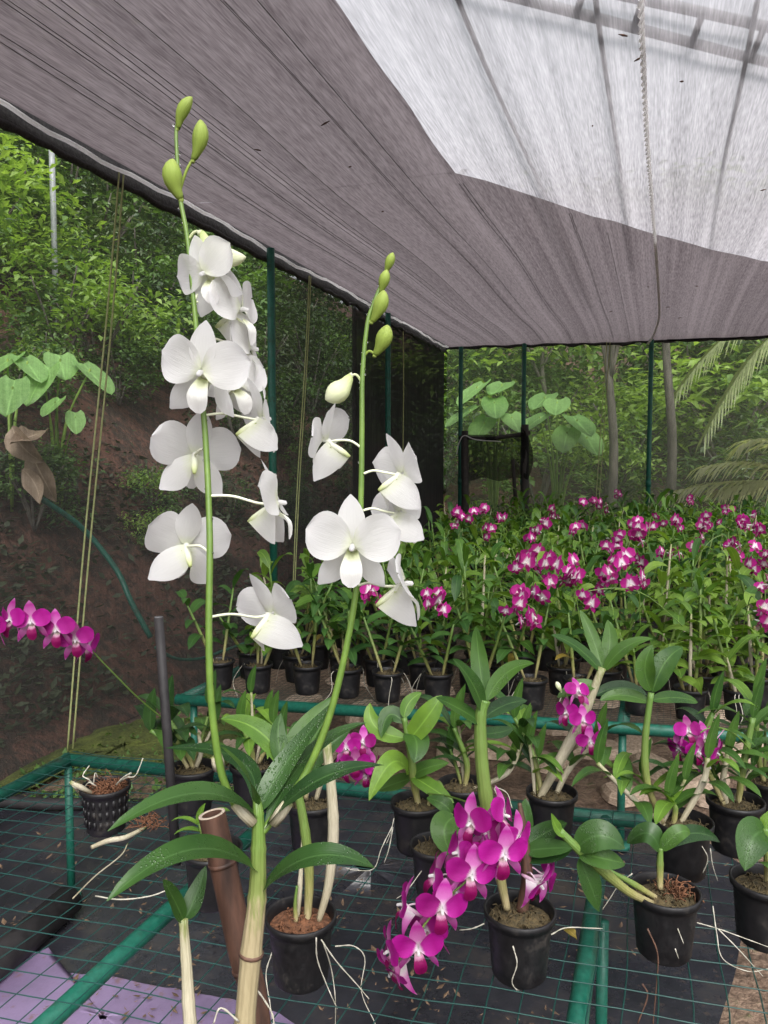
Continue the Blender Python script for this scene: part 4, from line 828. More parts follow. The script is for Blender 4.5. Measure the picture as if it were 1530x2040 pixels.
t, d = mid(385, 1612, 'black pot behind the black pole with dark leaves and a spray reaching far left', [([(385, 1530, 0), (370, 1490, 0), (335, 1430, 0)], (.005, .008, .006), 'cane_green', 5), ([(375, 1530, 0), (350, 1490, .02), (300, 1455, .02)], (.005, .007, .005), 'cane_green', 4), ([(390, 1530, 0), (400, 1500, 0), (395, 1460, .02)], (.005, .006, .004), 'cane_old', 0)], seed=23, mats=['leaf_dark', 'leaf_mid', 'leaf_dark'], L=.13, w=.04)
spray(t, [(335, 1440, d), (275, 1390, d - .1), (215, 1330, d - .18), (160, 1275, d - .24), (100, 1245, d - .28), (40, 1235, d - .3), (-30, 1240, d - .3)], [(150, 1276, 18, -5, 8, -.29), (112, 1256, 5, -2, 4, -.32), (62, 1240, 10, 0, 4, -.34), (20, 1235, -30, 0, 0, -.34), (-18, 1250, -20, -5, 0, -.35), (175, 1290, 70, -25, 10, -.24)], d, s=.98)
mid(425, 1795, 'black pot half hidden behind the bamboo stake', [([(420, 1700, 0), (405, 1660, 0), (398, 1640, 0)], (.004, .006, .004), 'cane_green', 2)], seed=33, mats=['leaf_lime'], L=.05, w=.016)
t, d = mid(1098, 1668, 'black pot with a long tan cane leaning right and a leafy crown', [([(1070, 1600, 0), (1110, 1525, 0), (1160, 1430, 0), (1200, 1330, 0)], (.007, .0125, .008), 'cane_old', 0), ([(1085, 1600, 0), (1060, 1500, .03), (1025, 1430, .05)], (.005, .006, .004), 'cane_green', 4), ([(1100, 1600, 0), (1135, 1530, 0), (1190, 1480, -.02)], (.005, .007, .005), 'cane_old', 3)], seed=43)
for a, m_, c, w, mt, dd in [((1200, 1335), (1180, 1270), (1155, 1215), .03, 'leaf_mid', (0, .03, .05)), ((1200, 1340), (1150, 1290), (1098, 1265), .03, 'leaf_mid', (0, .0, -.02)), ((1205, 1335), (1245, 1290), (1300, 1272), .03, 'leaf_mid', (0, -.02, -.04)), ((1205, 1330), (1215, 1280), (1210, 1235), .036, 'leaf_mid', (0, .02, .03)), ((1185, 1385), (1240, 1370), (1290, 1385), .035, 'leaf_dark', (0, .02, .03)), ((1190, 1365), (1150, 1370), (1110, 1390), .034, 'leaf_mid', (0, 0, 0))]: lf(t, a, m_, c, w, mt, d, dd)
spray(t, [(1185, 1400, d), (1130, 1365, d - .02), (1135, 1400, d - .05), (1165, 1440, d - .06), (1190, 1480, d - .06)], [(1152, 1378, 25, 30, -10, -.05), (1128, 1420, -50, 0, 6, -.05), (1162, 1436, 10, 0, 0, -.07), (1176, 1478, 0, -10, 10, -.08), (1198, 1470, 60, 0, 0, -.06)], d, s=.80)
for (a, c) in [((1118, 1378), (1108, 1358)), ((1140, 1372), (1165, 1362))]: bud(t, W(*a, d - .03), W(*c, d - .03), .012, M['bud_white'])
t, d = mid(1358, 1738, 'black pot with a straight speckled cane rising past the green bench leg', [([(1320, 1640, 0), (1290, 1560, 0), (1285, 1480, 0), (1297, 1380, 0)], (.005, .008, .006), 'cane_green', 0), ([(1330, 1650, 0), (1260, 1590, 0), (1190, 1520, 0)], (.004, .0055, .004), 'cane_old', 4), ([(1350, 1650, 0), (1400, 1560, 0), (1410, 1510, 0)], (.005, .007, .005), 'cane_old', 2), ([(1340, 1650, 0), (1345, 1610, 0), (1330, 1590, 0)], (.005, .006, .004), 'cane_green', 5)], seed=53, s=1.05)
for a, m_, c, w, mt, dd in [((1297, 1375), (1285, 1330), (1300, 1285), .04, 'leaf_mid', (0, -.02, -.02)), ((1300, 1378), (1325, 1320), (1360, 1290), .046, 'leaf_mid', (0, 0, .03)), ((1295, 1400), (1240, 1385), (1195, 1395), .03, 'leaf_mid', (0, .02, .02)), ((1297, 1395), (1350, 1390), (1390, 1400), .03, 'leaf_mid', (0, .02, .04))]: lf(t, a, m_, c, w, mt, d, dd)
roots(t, [[(1395, 1680, d - .05), (1410, 1710, d - .06), (1400, 1740, d - .06)], [(1415, 1690, d - .05), (1420, 1725, d - .06), (1430, 1755, d - .06)]], .0014)
t, d = mid(1462, 1692, 'black pot near the right edge with a drooping magenta and white cluster', [([(1450, 1610, 0), (1440, 1560, 0), (1450, 1500, 0)], (.005, .007, .005), 'cane_old', 4), ([(1470, 1610, 0), (1480, 1530, 0), (1500, 1430, 0)], (.005, .008, .006), 'cane_green', 5), ([(1445, 1610, 0), (1400, 1500, 0), (1420, 1420, 0)], (.005, .006, .005), 'cane_green', 3)], seed=63, s=1.05)
spray(t, [(1500, 1500, d), (1460, 1460, d - .04), (1415, 1450, d - .06), (1370, 1480, d - .06), (1345, 1510, d - .06)], [(1372, 1458, 10, 20, 0, -.07), (1352, 1492, -60, -10, 10, -.06), (1392, 1498, 15, -15, 0, -.09), (1428, 1500, 50, -20, 6, -.07), (1405, 1470, 20, 10, 0, -.05), (1412, 1525, 40, -45, 0, -.06)], d, s=.80)
mid(1530, 1640, 'rearmost black pot at the right edge of the near bench', [([(1525, 1570, 0), (1510, 1500, 0), (1505, 1390, 0)], (.005, .007, .005), 'cane_green', 6), ([(1535, 1570, 0), (1545, 1500, 0), (1560, 1430, 0)], (.005, .007, .005), 'cane_green', 5)], seed=73)
mid(920, 1650, 'black pot in the middle of the near bench right of the bright leaves', [([(925, 1575, 0), (930, 1520, 0), (905, 1450, 0)], (.005, .007, .005), 'cane_green', 5), ([(935, 1575, 0), (1010, 1540, 0), (1040, 1480, 0)], (.004, .006, .004), 'cane_old', 5)], seed=83)

# ---- the far bench: rows of pots
def variant(seed):
    rg = random.Random(seed); canes = []; leaves = []
    for k in range(rg.choice((2, 3, 3))):
        a = rg.uniform(0, 6.28); tilt = rg.uniform(.05, .55); H = rg.uniform(.13, .32); d_ = Vector((math.cos(a) * tilt, math.sin(a) * tilt, 1)).normalized(); p0 = Vector((math.cos(a) * .018, math.sin(a) * .018, .085))
        P = [p0 + d_ * H * i / 5 + Vector((0, 0, -.02 * tilt * (i / 5) ** 2)) for i in range(6)]; old = rg.random() < .3
        b = B(); b.tube(P, [.0035, .0058, .0062, .0056, .0045, .003], 6); canes.append(b.mesh('cane', M['cane_old' if old else 'cane_green']))
        az = rg.uniform(0, 6.28); nl = rg.choice((7, 8, 9))
        for i in range(nl):
            u = .34 + .66 * i / (nl - 1); p = P[0].lerp(P[-1], u); az += math.pi + rg.uniform(-.55, .55); L = rg.uniform(.065, .115) * (1 if u < .95 else .8); h = Vector((math.cos(az), math.sin(az), 0)); rise = rg.uniform(-.1, .75) if u < .9 else rg.uniform(.4, 1.5)
            b = B(); leaf(b, p, p + h * L * .5 + Vector((0, 0, L * .5 * rise)), p + h * L + Vector((0, 0, L * (rise * .8 - .3))), rg.uniform(.028, .044), Vector((rg.gauss(0, .3), rg.gauss(0, .3), 1)) - h * .5, 6, 2, .2, wav=.03, seed=seed * 50 + i)
            leaves.append(b)
    j = B()
    for b in leaves: j.add(b.v, b.f, b.uv)
    mm = rg.choice(['leaf_far', 'leaf_far', 'leaf_far2', 'leaf_far3'])
    yl = rg.random() < .3
    lm = [b.mesh('leaf', M['leaf_yellow'] if (yl and i == 0) else M[mm]) for i, b in enumerate(leaves)]
    return canes, lm, j.mesh('foliage', M[mm])
VAR = [variant(100 + i) for i in range(12)]
spots = []; rg = random.Random(21); v = .085; row = 0
while v < fl - .1:
    stp = .165 if row < 3 else .205; off = rg.uniform(0, stp); u = .03 + (off if row else .06)
    while u < fu.length:
        p = fc + fu.normalized() * u + fv * v + Vector((rg.uniform(-.02, .02), rg.uniform(-.02, .02), .003)); q = proj(p)
        if q and -20 < q[0] < 1560: spots.append((p, row))
        u += stp
    v += .165 if row < 3 else (.205 if row < 8 else .25); row += 1
clusters = [(925, 1035, 7, .05), (955, 1022, 4, .04), (1000, 1035, 3, .03), (1070, 1050, 3, .04), (1110, 1018, 4, .04), (1170, 1008, 4, .04), (1205, 1006, 4, .04), (1232, 985, 3, .03), (1375, 996, 4, .03), (1410, 1035, 6, .05), (1490, 1045, 6, .05), (1345, 1045, 3, .03), (1300, 1035, 4, .04), (1270, 1050, 4, .04), (1255, 1090, 7, .06), (1065, 1062, 3, .03), (1050, 1112, 6, .05), (1065, 1150, 7, .06), (1120, 1137, 5, .04), (1232, 1132, 5, .05), (1268, 1146, 3, .03), (1186, 1165, 3, .03), (1022, 1196, 4, .03), (1055, 1220, 4, .03), (866, 1196, 4, .03), (745, 1186, 3, .025), (1165, 1192, 2, .03), (1490, 1108, 6, .06), (1510, 1217, 4, .04), (1440, 1075, 3, .03), (1450, 1012, 3, .04), (1520, 1062, 4, .04), (980, 1062, 3, .03), (1150, 1048, 3, .03), (1205, 1085, 3, .03), (1395, 1085, 3, .03), (1520, 1160, 3, .03), (1330, 1105, 3, .03)]
CL = ['big magenta cluster on the orchid nearest the net screen', 'smaller magenta cluster touching the big one by the net screen', 'few pink flowers on an orchid under the screen post', 'few magenta flowers on an orchid right of the net screen', 'small rear cluster left of the rear strings', 'rear cluster directly under the rear strings', 'rear cluster just right of the rear strings', 'highest small magenta and white cluster left of the rope post',
      'small cluster before the young palm fronds', 'loose cluster below the young palm fronds', 'rear magenta cluster nearest the right edge', 'few flowers right of the rope post', 'small cluster below the rope post', 'small cluster left below the rope post', 'long hanging magenta and white cluster below the rope post', 'few flowers above the big middle cluster', 'upper half of the big middle magenta cluster', 'lower half of the big middle magenta cluster', 'reddish cluster right of the big middle one', 'flat row of magenta flowers in the middle rows', 'three flowers right of the flat middle row', 'three flowers left below the flat middle row', 'drooping cluster left in the front rows', 'drooping cluster right of the left one in the front rows', 'magenta cluster right of the lowest flower of the short white spray', 'small cluster behind the lowest flower of the short white spray', 'single pair of flowers in the middle of the front rows', 'wide magenta row at the right edge', 'white tipped magenta cluster low at the right edge', 'few flowers in the upper rows near the right edge', 'few pink flowers far back before the palm fronds', 'pink cluster touching the right edge in the rear rows', 'three pink flowers just below the net screen', 'few flowers above the long hanging cluster', 'few flowers beside the long hanging cluster', 'few flowers below the young palm in the middle rows', 'small pink cluster at the right edge in the middle rows', 'three pink flowers in the middle rows right of the hanging cluster']
GF = 'potted orchids in rows on the far bench'
used_spot = {}
for ci, (px, py, n_, sp) in enumerate(clusters):
    zz = .52 if py < 1080 else (.47 if py < 1160 else .40); c = onz(px, py, BZ + zz)
    if c.y > 8.0: c = ony(px, py, 7.9)
    k = min((i for i in range(len(spots)) if i not in used_spot), key=lambda i: (spots[i][0].xy - c.xy).length); used_spot[k] = (ci, c, n_, sp)
names = ['nearest the dark net screen', 'above the tallest leaves by the net screen', 'right of the big rear cluster']
print('far orchids', len(spots))
ORD = ['first', 'second', 'third', 'fourth', 'fifth', 'sixth', 'seventh', 'eighth', 'ninth', 'tenth', 'eleventh', 'twelfth', 'thirteenth', 'fourteenth', 'fifteenth', 'sixteenth', 'seventeenth', 'eighteenth', 'nineteenth', 'twentieth', 'twenty-first', 'twenty-second', 'twenty-third', 'twenty-fourth', 'twenty-fifth', 'twenty-sixth', 'twenty-seventh', 'twenty-eighth', 'twenty-ninth'] + ['last'] * 20
rown = {}
for i, (p, row) in enumerate(spots):
    if i % 23 == 11 and row > 2 and i not in used_spot: continue
    kcol = rown.get(row, 0); rown[row] = kcol + 1
    rg = random.Random(500 + i); canes, lm, fol = VAR[rg.randrange(12)]; az = rg.uniform(0, 6.28); s = rg.uniform(.78, 1.22) * (1.0 if row < 2 else 1.12)
    t = thing('potted_orchid', p, 'leafy potted orchid, %s from the left in the %s row of the far bench' % (ORD[kcol], ORD[row]), 'potted orchid', GF)
    rm = Matrix.Rotation(az, 4, 'Z'); sm = rm @ Matrix.Diagonal((1, 1, s, 1))
    link('pot', POT, t, Matrix.Scale(.98, 4)); link('potting_mix', MIX[1 + i % 2], t, rm)
    for me in canes: link('cane', me, t, sm)
    if row < 3:
        for me in lm: link('leaf', me, t, sm)
    else: link('foliage', fol, t, sm)
    if row < 2 and rg.random() < .7:
        for kk in range(2):
            a = rg.uniform(0, 6.28); r_ = random.Random(i * 7 + kk); h = Vector((math.cos(a), math.sin(a), 0)); b = B(); P = spline([h * .05 + Vector((0, 0, .10)), h * .065 + Vector((0, 0, .085)), h * .085 + Vector((r_.uniform(-.02, .02), 0, .03)), h * .10 + Vector((r_.uniform(-.03, .03), 0, -.03))], 4); b.tube(P, .0013, 4); b.obj('aerial_root', M['root'], t, loc=(0, 0, 0))
    if i in used_spot:
        ci, c, n_, sp = used_spot[i]; px, py = clusters[ci][:2]
        q = proj(c); lr = 'tight' if n_ > 5 else ('small' if n_ < 4 else 'loose')
        t['label'] = CL[ci] + ' on the far bench'
        top = p + Vector((0, 0, .36)); b = B(); P = spline([top - Vector((0, 0, .08)), (top + c) * .5 + Vector((0, 0, .04)), c + Vector((0, 0, .02)), c + CX * sp * .8 - Vector((0, 0, .03))], 5); b.tube(P, .0016, 5); b.obj('flower_stem', M['spike_green'], t)
        for k in range(int(n_ * 1.4)):
            w_ = c + CX * rg.uniform(-sp, sp) * 1.15 + Vector((0, 0, rg.uniform(-sp, sp) * 1.1)) + CZ * rg.uniform(-.03, .05)
            link('flower', FF[k % 3], t, face_mtx(w_ - p, rg.uniform(-85, 85), rg.uniform(-40, 30), rg.uniform(-25, 25), rg.uniform(.60, .92)))

# ================================================================== PLANTS OUTSIDE
def cloud(n_, rad, ls, seed, mats, clumps=22, aspect=.5, droop=.25):
    rg = random.Random(seed); b = B(); cs = []
    for k in range(clumps):
        while True:
            q = Vector((rg.uniform(-1, 1), rg.uniform(-1, 1), rg.uniform(-.75, 1)))
            if .35 < q.length < 1: break
        cs.append((q, rg.uniform(.16, .36), rg.randrange(len(mats))))
    for i in range(n_):
        c, s, mi = rg.choice(cs); q = c + Vector((rg.gauss(0, s), rg.gauss(0, s), rg.gauss(0, s * .8))) * .75
        p = Vector((q.x * rad[0], q.y * rad[1], q.z * rad[2])); L = ls * rg.uniform(.6, 1.35)
        a = rg.uniform(0, 6.28); h = Vector((math.cos(a), math.sin(a), rg.uniform(-.6, .55) - droop)).normalized(); sd_ = h.cross(Vector((rg.gauss(0, .35), rg.gauss(0, .35), 1))).normalized(); up = sd_.cross(h)
        w = L * aspect * .5; m1 = p + h * L * .42
        b.add([p, m1 + sd_ * w + up * w * .25, p + h * L - up * L * .12, m1 - sd_ * w + up * w * .25, m1], [(0, 1, 4), (1, 2, 4), (2, 3, 4), (3, 0, 4)], None, mi)
    return b.mesh('foliage', [M[m] for m in mats], False)
def stems_mesh(rad, seed, n_=7):
    rg = random.Random(seed); b = B()
    for k in range(n_):
        a = rg.uniform(0, 6.28); e_ = Vector((math.cos(a) * rad[0] * .6, math.sin(a) * rad[1] * .6, rad[2] * rg.uniform(.2, .7))); b.tube(spline([Vector((0, 0, -rad[2] * 1.05)), e_ * .4 + Vector((0, 0, -rad[2] * .4)), e_], 4), [.02] * 4 + [.012] * 4 + [.006], 5)
    return b.mesh('stem', M['trunk'])
rad0 = (.8, .8, .75)
SH = [cloud(1500, rad0, .11, 1, ['bush_mid', 'bush_mid', 'bush_dark']), cloud(1500, rad0, .10, 2, ['bush_mid', 'bush_lime', 'bush_mid']), cloud(1400, rad0, .13, 3, ['bush_lime', 'bush_lime', 'bush_mid'], aspect=.4), cloud(1500, rad0, .09, 4, ['bush_dark', 'bush_mid', 'bush_dark']), cloud(1300, rad0, .13, 5, ['bush_grey', 'bush_mid', 'bush_dark'], aspect=.32)]
ST = stems_mesh(rad0, 1)
def where(x, y, z):
    q = proj((x, y, z + .6)); px = q[0] if q else 0; hi = 'low' if z < 1.6 else ('halfway up' if z < 3.2 else 'high')
    hi = 'at the foot' if z < .9 else 'low' if z < 1.8 else 'halfway up' if z < 3.2 else 'high up' if z < 5 else 'at the top'
    if y > 10.6 and x > -4.9: return ', ' + ('by the dark corner' if px < 960 else 'behind the screen' if px < 1060 else 'right of the screen' if px < 1180 else 'by the rear strings' if px < 1300 else 'by the grey trunk' if px < 1400 else 'behind the palms') + (' in front' if y < 11.6 else ' just behind' if y < 12.8 else ' midway' if y < 14 else ' far' if y < 15.2 else ' farthest')
    a = [(-60, 'beyond the left edge'), (40, 'at the left edge'), (105, 'below the pale pole'), (180, 'left of the strings'), (260, 'behind the strings'), (340, 'right of the strings'), (440, 'behind the tall spray'), (540, 'left of the first post'), (620, 'right of the first post'), (740, 'by the second post'), (9e9, 'past the dark netting')]
    return ', %s, %s' % (hi, next(w for v, w in a if px < v))
def shrub(x, y, k, s, label, group, lift=.72):
    z = hz(x, y); label += where(x, y, z); t = thing('shrub', Vector((x, y, z)), label, 'shrub', group); rg_ = random.Random(int(x * 1000 + y * 77)); mt = Matrix.Translation((0, 0, s * lift)) @ Matrix.Rotation(rg_.uniform(0, 6.28), 4, 'Z') @ Matrix.Diagonal((s * rg_.uniform(.85, 1.2), s * rg_.uniform(.85, 1.2), s * rg_.uniform(.85, 1.15), 1))
    link('foliage', SH[k], t, mt); link('stem', ST, t, mt); return t
rg = random.Random(17); SL = ['mid green bush on the bank', 'bright tipped bush on the bank', 'bright lime green bush on the bank', 'dark green bush on the bank', 'greyish narrow leaved bush on the bank']
nsh = 0
for row in range(-2, 13):
    x = -4.05 - .62 * row if row >= 0 else -4.05 - .36 * row
    y = .6 + .3 * (row % 2)
    while y < 15.5:
        xx, yy = x + rg.uniform(-.25, .25), y + rg.uniform(-.3, .3); q = proj((xx, yy, hz(xx, yy) + .6))
        if q and -250 < q[0] < 900 and q[1] < 1150 and q[1] > .545 * q[0] - 150:
            if 735 < q[0] < 908: y += .5; continue
            near_b = yy < 6.2; k = rg.choice([2, 1, 2, 2, 0, 2] if (row >= 1 and near_b) else ([0, 3, 0, 1] if near_b else [3, 0, 3, 4]))
            shrub(xx, yy, k, rg.uniform(.62, .95) * (1.3 if row > 4 else 1 if row > 0 else .62 if row == 0 else .4), SL[k], 'bushes on the bank'); nsh += 1
        y += rg.uniform(.75, 1.05) * (1 if row < 6 else 1.25)
print('bank shrubs', nsh)
RL = ['mid green bush behind the rear net', 'bright tipped bush behind the rear net', 'bright lime green bush behind the rear net', 'dark green bush behind the rear net', 'greyish narrow leaved bush behind the rear net']
for row in range(5):
    x = -4.5
    while x < 4.2:
        yy = 11.0 + 1.25 * row + rg.uniform(-.4, .4); k = rg.choice([0, 1, 4, 1, 2, 2]); s = rg.uniform(.8, 1.25) * (1 + .18 * row) * (.62 if row == 0 else 1)
        shrub(x + rg.uniform(-.3, .3), yy, k, s, RL[k], 'bushes behind the rear netting'); x += rg.uniform(.95, 1.4) * (1 + .1 * row)
# tall trees
def tree(x, y, h, r, label, seed, mats, ls=.2, n_=2600, lean=0, group='trees around the nursery'):
    z = hz(x, y); t = thing('tree', Vector((x, y, z)), label, 'tree', group); rg_ = random.Random(seed); b = B(); tp = Vector((lean, 0, h)); tr = .04 + h * .008
    P = spline([Vector((0, 0, -.1)), Vector((lean * .2 + .06, .04, h * .35)), Vector((lean * .6 - .05, -.04, h * .7)), tp], 5); b.tube(P, [tr * (1 - .6 * i / len(P)) for i in range(len(P))], 9)
    for k in range(7):
        a = rg_.uniform(0, 6.28); p0 = P[int(len(P) * rg_.uniform(.5, .9))]; e_ = Vector((math.cos(a) * r[0] * .7, math.sin(a) * r[1] * .7, h + rg_.uniform(-.5, .5) * r[2])); b.tube(spline([p0, (p0 + e_) / 2 + Vector((0, 0, .3)), e_], 4), [tr * .4] * 4 + [tr * .25] * 4 + [tr * .1], 6)
    b.obj('trunk', M['trunk'], t, loc=(0, 0, 0)); link('crown', cloud(n_, r, ls, seed, mats, 30), t, Matrix.Translation(tp + Vector((0, 0, r[2] * .15))))
TL = [(-1.9, 13.9, 2.6, (1.8, 1.5, 1.2), 'broad tree behind the net screen', ['bush_lime', 'bush_mid'], 1600), (.12, 10.3, 4.1, (.9, .9, .5), 'grey trunked tree just right of the green rear post', ['bush_mid', 'bush_grey', 'bush_lime'], 420), (-.60, 10.6, 4.1, (.9, .9, .5), 'grey trunked tree behind the rear strings', ['bush_grey', 'bush_mid'], 420), (1.9, 14.5, 3.0, (2.0, 1.7, 1.4), 'bright green tree at the right behind the rear netting', ['bush_lime', 'bush_mid', 'bush_lime'], 1700), (-4.2, 14.2, 2.9, (2.0, 1.8, 1.3), 'dark tree beyond the rear left corner', ['bush_dark', 'bush_mid'], 1800), (.2, 17.0, 3.2, (2.6, 1.8, 1.6), 'pale tree farthest behind the rear netting', ['bush_mid', 'bush_lime', 'bush_grey'], 2400), (-2.6, 17.5, 3.2, (2.6, 2, 1.6), 'green tree farthest behind the net screen', ['bush_mid', 'bush_lime'], 2400)]
for i, (x, y, h, r, lab, mats, n_) in enumerate(TL): tree(x, y, h, r, lab, 40 + i, mats, n_=n_)
for i, (x, y) in enumerate([(-10.5, 3.4), (-10.8, 6.6), (-10.5, 9.8)]):
    tree(x, y, 1.5, (1.7, 1.6, 1.0), ['broad low tree on top of the bank at the left edge', 'broad low tree on top of the bank behind the slanting strings', 'broad low tree on top of the bank beyond the first green post'][i], 60 + i, ['bush_mid', 'bush_dark', 'bush_lime'])
# elephant ears
def taro_leaf(L, Wd, seed):
    b = B(); rows = []; na = 8
    for i in range(13):
        t = i / 12; y = -.28 * L + 1.28 * L * t; w = Wd * .5 * (max(0, math.sin(math.pi * min(1, (t * .92 + .08))) ** .55) * (1.15 - .45 * t))
        rows.append([Vector((q * w, y - (.16 * L * abs(q) if t < .25 else 0), -.16 * w * (1 - abs(q)) * 1 - .22 * L * max(0, t - .35) ** 1.6 + .02 * L * math.sin(5 * q + 4 * t + seed))) for q in [2 * j / na - 1 for j in range(na + 1)]])
    b.grid(rows); return b.mesh('leaf', M['taro'])
TM = [taro_leaf(.56, .46, i) for i in range(3)]
def taro(base, leaves, label, s=1.0):
    t = thing('elephant_ear', base, label, 'plant', 'big leaved plants outside the netting')
    for i, (pos, az, pitch) in enumerate(leaves):
        p = Vector(pos) - Vector(base); mt = Matrix.Translation(p) @ Matrix.Rotation(az, 4, 'Z') @ Matrix.Rotation(pitch, 4, 'X') @ Matrix.Scale(s, 4); link('leaf', TM[i % 3], t, mt)
        b = B(); b.tube(spline([Vector((0, 0, 0)), Vector((p.x * .3, p.y * .3, p.z * .6)), p], 5), [.022 * s] * 6 + [.014 * s] * 5, 6); b.obj('leaf_stalk', M['bush_lime'], t, loc=(0, 0, 0))
def gy(px, py, y): return ony(px, py, y)
for (cx, lab, lv) in [(985, 'cluster of huge taro leaves behind the net screen, left of the second rear post', [(950, 770, 10.2, 2.6, -.9), (985, 800, 10.1, 3.4, -.8), (1000, 765, 10.5, 3.0, -.5), (935, 815, 10.0, 2.4, -.8), (1020, 830, 10.0, 3.6, -.7), (965, 840, 10.0, 2.9, -1.0)]),
                      (1110, 'cluster of huge taro leaves behind the rear netting between post and strings', [(1075, 830, 10.0, 2.6, -.7), (1110, 800, 10.3, 3.2, -.6), (1150, 835, 10.0, 3.7, -.7), (1130, 860, 9.9, 3.1, -.9), (1170, 870, 10.2, 3.6, -.8), (1085, 790, 10.6, 2.9, -.6)])]:
    bp = gy(cx, 920, 10.2); base = Vector((bp.x, 10.2, 0)); taro(base, [(gy(x, y, yy), az, pt * .6) for x, y, yy, az, pt in lv], lab, .8)
for (x0, lab, lv, s) in [(110, 'bright elephant ear plant on the bank left of the slanting strings', [(85, 745, -3.7, 2.7, -1.2), (120, 715, -3.8, 3.4, -.8), (180, 735, -3.6, 3.9, -.9)], .46), (20, 'pale elephant ear leaves low on the bank at the left edge', [(15, 715, -3.9, 2.6, -.8), (55, 720, -3.8, 3.7, -.8), (25, 770, -3.6, 3.1, -1.1)], .42), (120, 'two pale heart shaped leaves above the dry leaves on the bank', [(110, 800, -3.55, 2.6, -.9), (150, 830, -3.5, 3.3, -1.1)], .26)]:
    bp = onx(x0, 900, -3.5); taro(Vector((bp.x, bp.y, hz(bp.x, bp.y))), [(onx(x, y, xx + .25), az + .6, pt * .65) for x, y, xx, az, pt in lv], lab, s)
# dry hanging leaves on the bank
dl = thing('dry_leaves', onx(60, 940, -3.18), 'big dry brown leaves hanging on the bank at the left edge', 'dry leaves')
for (a, m_, c, w) in [((25, 850), (45, 890), (85, 920), .12), ((90, 860), (60, 870), (20, 885), .12), ((60, 900), (85, 950), (112, 1000), .13), ((45, 935), (70, 965), (80, 1005), .10)]:
    b = B(); leaf(b, onx(*a, -3.18), onx(*m_, -3.13), onx(*c, -3.10), w, CZ, 8, 4, .5, wav=.12, seed=a[0]); b.obj('leaf', M['dry_leaf'], dl)
b = B(); b.tube(spline([onx(x, y, xx) for x, y, xx in [(85, 995, -3.12), (150, 1040, -3.06), (190, 1080, -3.0), (235, 1140, -2.88), (262, 1200, -2.76), (300, 1270, -2.66)]], 5), .016, 7)
tag(b.obj('hose', M['green_pipe']), 'green hose lying down the bank behind the slanting strings', 'hose')
b = B(); b.tube(spline([onx(x, y, -2.55) for x, y in [(310, 1290), (350, 1312), (400, 1312), (450, 1295), (520, 1270)]], 5), .010, 6)
tag(b.obj('hose', M['green_pipe']), 'thin dark hose looping behind the netting right of the black pole', 'hose')
# palms
M['palm_pale'] = leafmat('palm_pale', (.42, .45, .24), (.60, .60, .38), .42, .35, drops=False, vein=False)
def frond(t, base, tip, sag, n_=34, ll=.5, seed=0, mt='palm'):
    rg_ = random.Random(seed); base, tip = Vector(base), Vector(tip); mid_ = (base + tip) / 2 + Vector((0, 0, sag)); P = bez(base, mid_, tip, n_); b = B(); b.tube(P, [.022 * (1 - .8 * i / n_) for i in range(n_ + 1)], 5)
    for i in range(3, n_):
        tg = (P[i + 1] - P[i - 1]).normalized(); sd_ = tg.cross(Vector((0, 0, 1))).normalized(); u = i / n_; L = ll * (.45 + .9 * math.sin(math.pi * min(1, u * .85 + .1))) * rg_.uniform(.85, 1.1)
        for s in (-1, 1):
            e_ = P[i] + (sd_ * s * .72 + tg * .62 + Vector((0, 0, -.28 + rg_.uniform(-.1, .12)))).normalized() * L; m_ = (P[i] + e_) / 2 + Vector((0, 0, .05)); leaf(b, P[i], m_, e_ + Vector((0, 0, -.1 * L)), .03, Vector((0, 0, 1)), 3, 2, .3)
    b.obj('frond', M[mt], t)
pb = gy(1640, 900, 11.2); pt_ = thing('palm_tree', Vector((pb.x, 11.2, hz(pb.x, 11.2))), 'palm with pale hanging fronds at the right behind the rear netting', 'palm')
b = B(); b.tube([Vector((pb.x, 11.2, 0)), Vector((pb.x + .05, 11.2, 1.6)), Vector((pb.x, 11.2, 3.1))], [.14, .11, .10], 10); b.obj('trunk', M['trunk'], pt_)
for i, (x, y, yy, sg) in enumerate([(1345, 790, 10.8, .5), (1400, 880, 10.9, .5), (1750, 900, 10.8, .6)]): frond(pt_, Vector((pb.x, 11.2, 3.1)), gy(x, y, yy), sg, seed=i)
fb = gy(1640, 905, 9.8); fr = thing('young_palm', Vector((fb.x, 9.8, 0)), 'young palm whose pale yellow fronds lean over the rear right orchids', 'palm')
for i, (x, y, yy, sg) in enumerate([(1335, 985, 9.5, .14), (1400, 935, 9.6, .18), (1650, 860, 9.7, .3), (1480, 890, 9.7, .25), (1440, 980, 9.45, .12)]): frond(fr, Vector((fb.x, 9.8, .95)), gy(x, y, yy), sg, 34, .46, 20 + i, 'palm_pale')
b = B(); b.tube([Vector((fb.x, 9.8, 0)), Vector((fb.x, 9.8, 1.0))], .06, 8); b.obj('trunk', M['trunk'], fr)
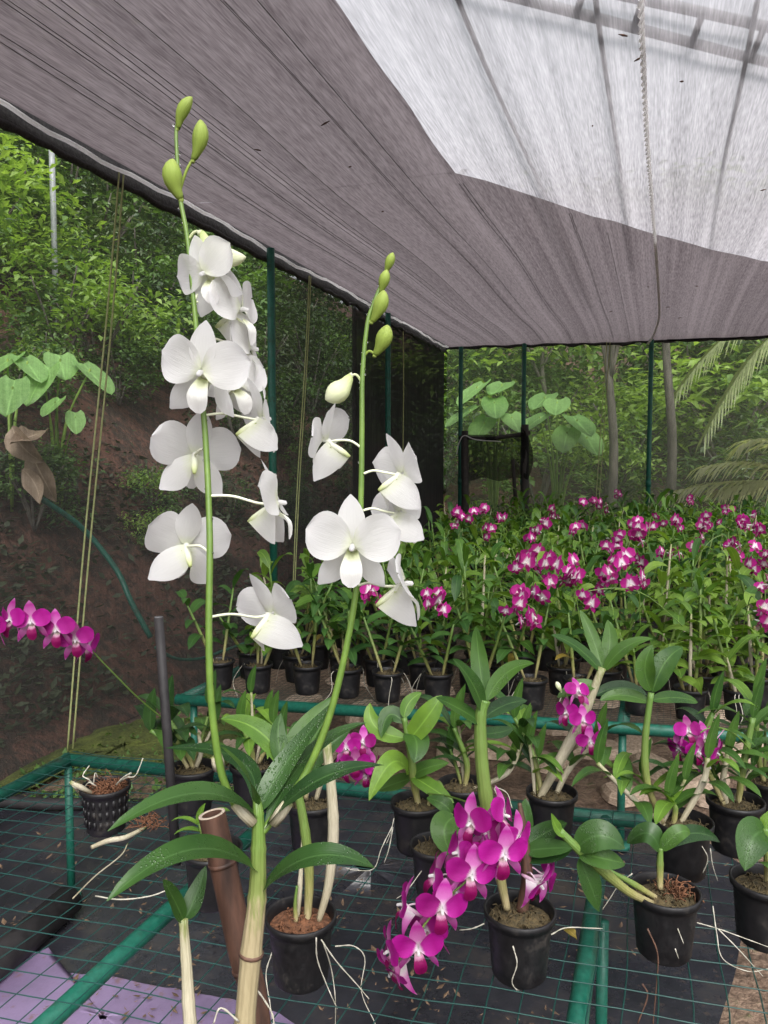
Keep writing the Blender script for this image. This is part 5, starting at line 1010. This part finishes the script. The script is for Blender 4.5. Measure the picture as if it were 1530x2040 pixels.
# weeds on the bank
b = B(); rg = random.Random(31)
for i in range(17000):
    y = rg.uniform(.5, 10); x = -2.62 - abs(rg.gauss(.3, .6)); 
    if mnoise.noise((x * 1.2, y * 1.2, 5)) < -.12 and rg.random() < .85: continue
    p = Vector((x, y, hz(x, y) + rg.uniform(0, .06))); L = rg.uniform(.03, .085); a = rg.uniform(0, 6.28); h = Vector((math.cos(a) + .5, math.sin(a), rg.uniform(-.2, .8))).normalized(); s_ = h.cross(Vector((rg.gauss(0, .4), rg.gauss(0, .4), 1))).normalized()
    b.add([p, p + h * L * .45 + s_ * L * .22, p + h * L, p + h * L * .45 - s_ * L * .22], [(0, 1, 2, 3)])
tag(b.obj('weeds', M['weed'], smooth=False), 'low dark weeds and litter covering the earthen bank', 'weeds', kind='stuff')
b = B()
for i in range(2600):
    px, py = rg.uniform(-60, 560), rg.uniform(1425, 1600); p = onz(px, py, .03)
    if p.x < -2.4 or p.y < 1.7 or (rg.random() > .9 - .001 * px): continue
    L = rg.uniform(.015, .045); a = rg.uniform(0, 6.28); h = Vector((math.cos(a), math.sin(a), rg.uniform(.1, 1.0))).normalized(); s_ = h.cross(Vector((0, .2, 1))).normalized(); b.add([p, p + h * L * .45 + s_ * L * .25, p + h * L, p + h * L * .45 - s_ * L * .25], [(0, 1, 2, 3)])
tag(b.obj('ground_cover', M['bush_mid'], smooth=False), 'tiny green weeds creeping over the moss at the left', 'ground cover', kind='stuff')

b = B(); rg = random.Random(47)
for i in range(900):
    px, py = rg.uniform(-100, 1450), 1560 + 480 * rg.random() ** .8; p = onz(px, py, .045)
    if mnoise.noise((p.x * 3, p.y * 3, 8)) < .0: continue
    L = rg.uniform(.006, .028); a = rg.uniform(0, 6.28); h = Vector((math.cos(a), math.sin(a), rg.uniform(0, .3))).normalized(); s_ = h.cross(Vector((0, .2, 1))).normalized(); b.add([p, p + h * L * .45 + s_ * L * rg.uniform(.08, .3), p + h * L + Vector((0, 0, .003)), p + h * L * .45 - s_ * L * .25], [(0, 1, 2, 3)])
tag(b.obj('litter', simple('litter', (.05, .03, .02), (.22, .14, .08), 50, .7), smooth=False), 'brown flakes and leaf litter strewn over the wet black cloth', 'litter', kind='stuff')

b = B(); rg = random.Random(53)
for (px, py) in [(1290, 571), (1323, 585), (1326, 612), (1385, 570), (1350, 634), (1220, 620), (1515, 380), (1264, 122), (1362, 162), (1250, 72), (1180, 250), (700, 330), (640, 250), (520, 300), (760, 420)]:
    p = onz(px, py, RZ - .055); p.z = min(p.z, roofz(p.x, p.y) - .048); q = p + Vector((rg.uniform(-.05, .05), rg.uniform(-.03, .03), 0)); b.tube([p, (p + q) / 2, q], [.002, .004, .001], 5)
b.obj('debris', M['root_brown'], roof)['kind'] = 'stuff'
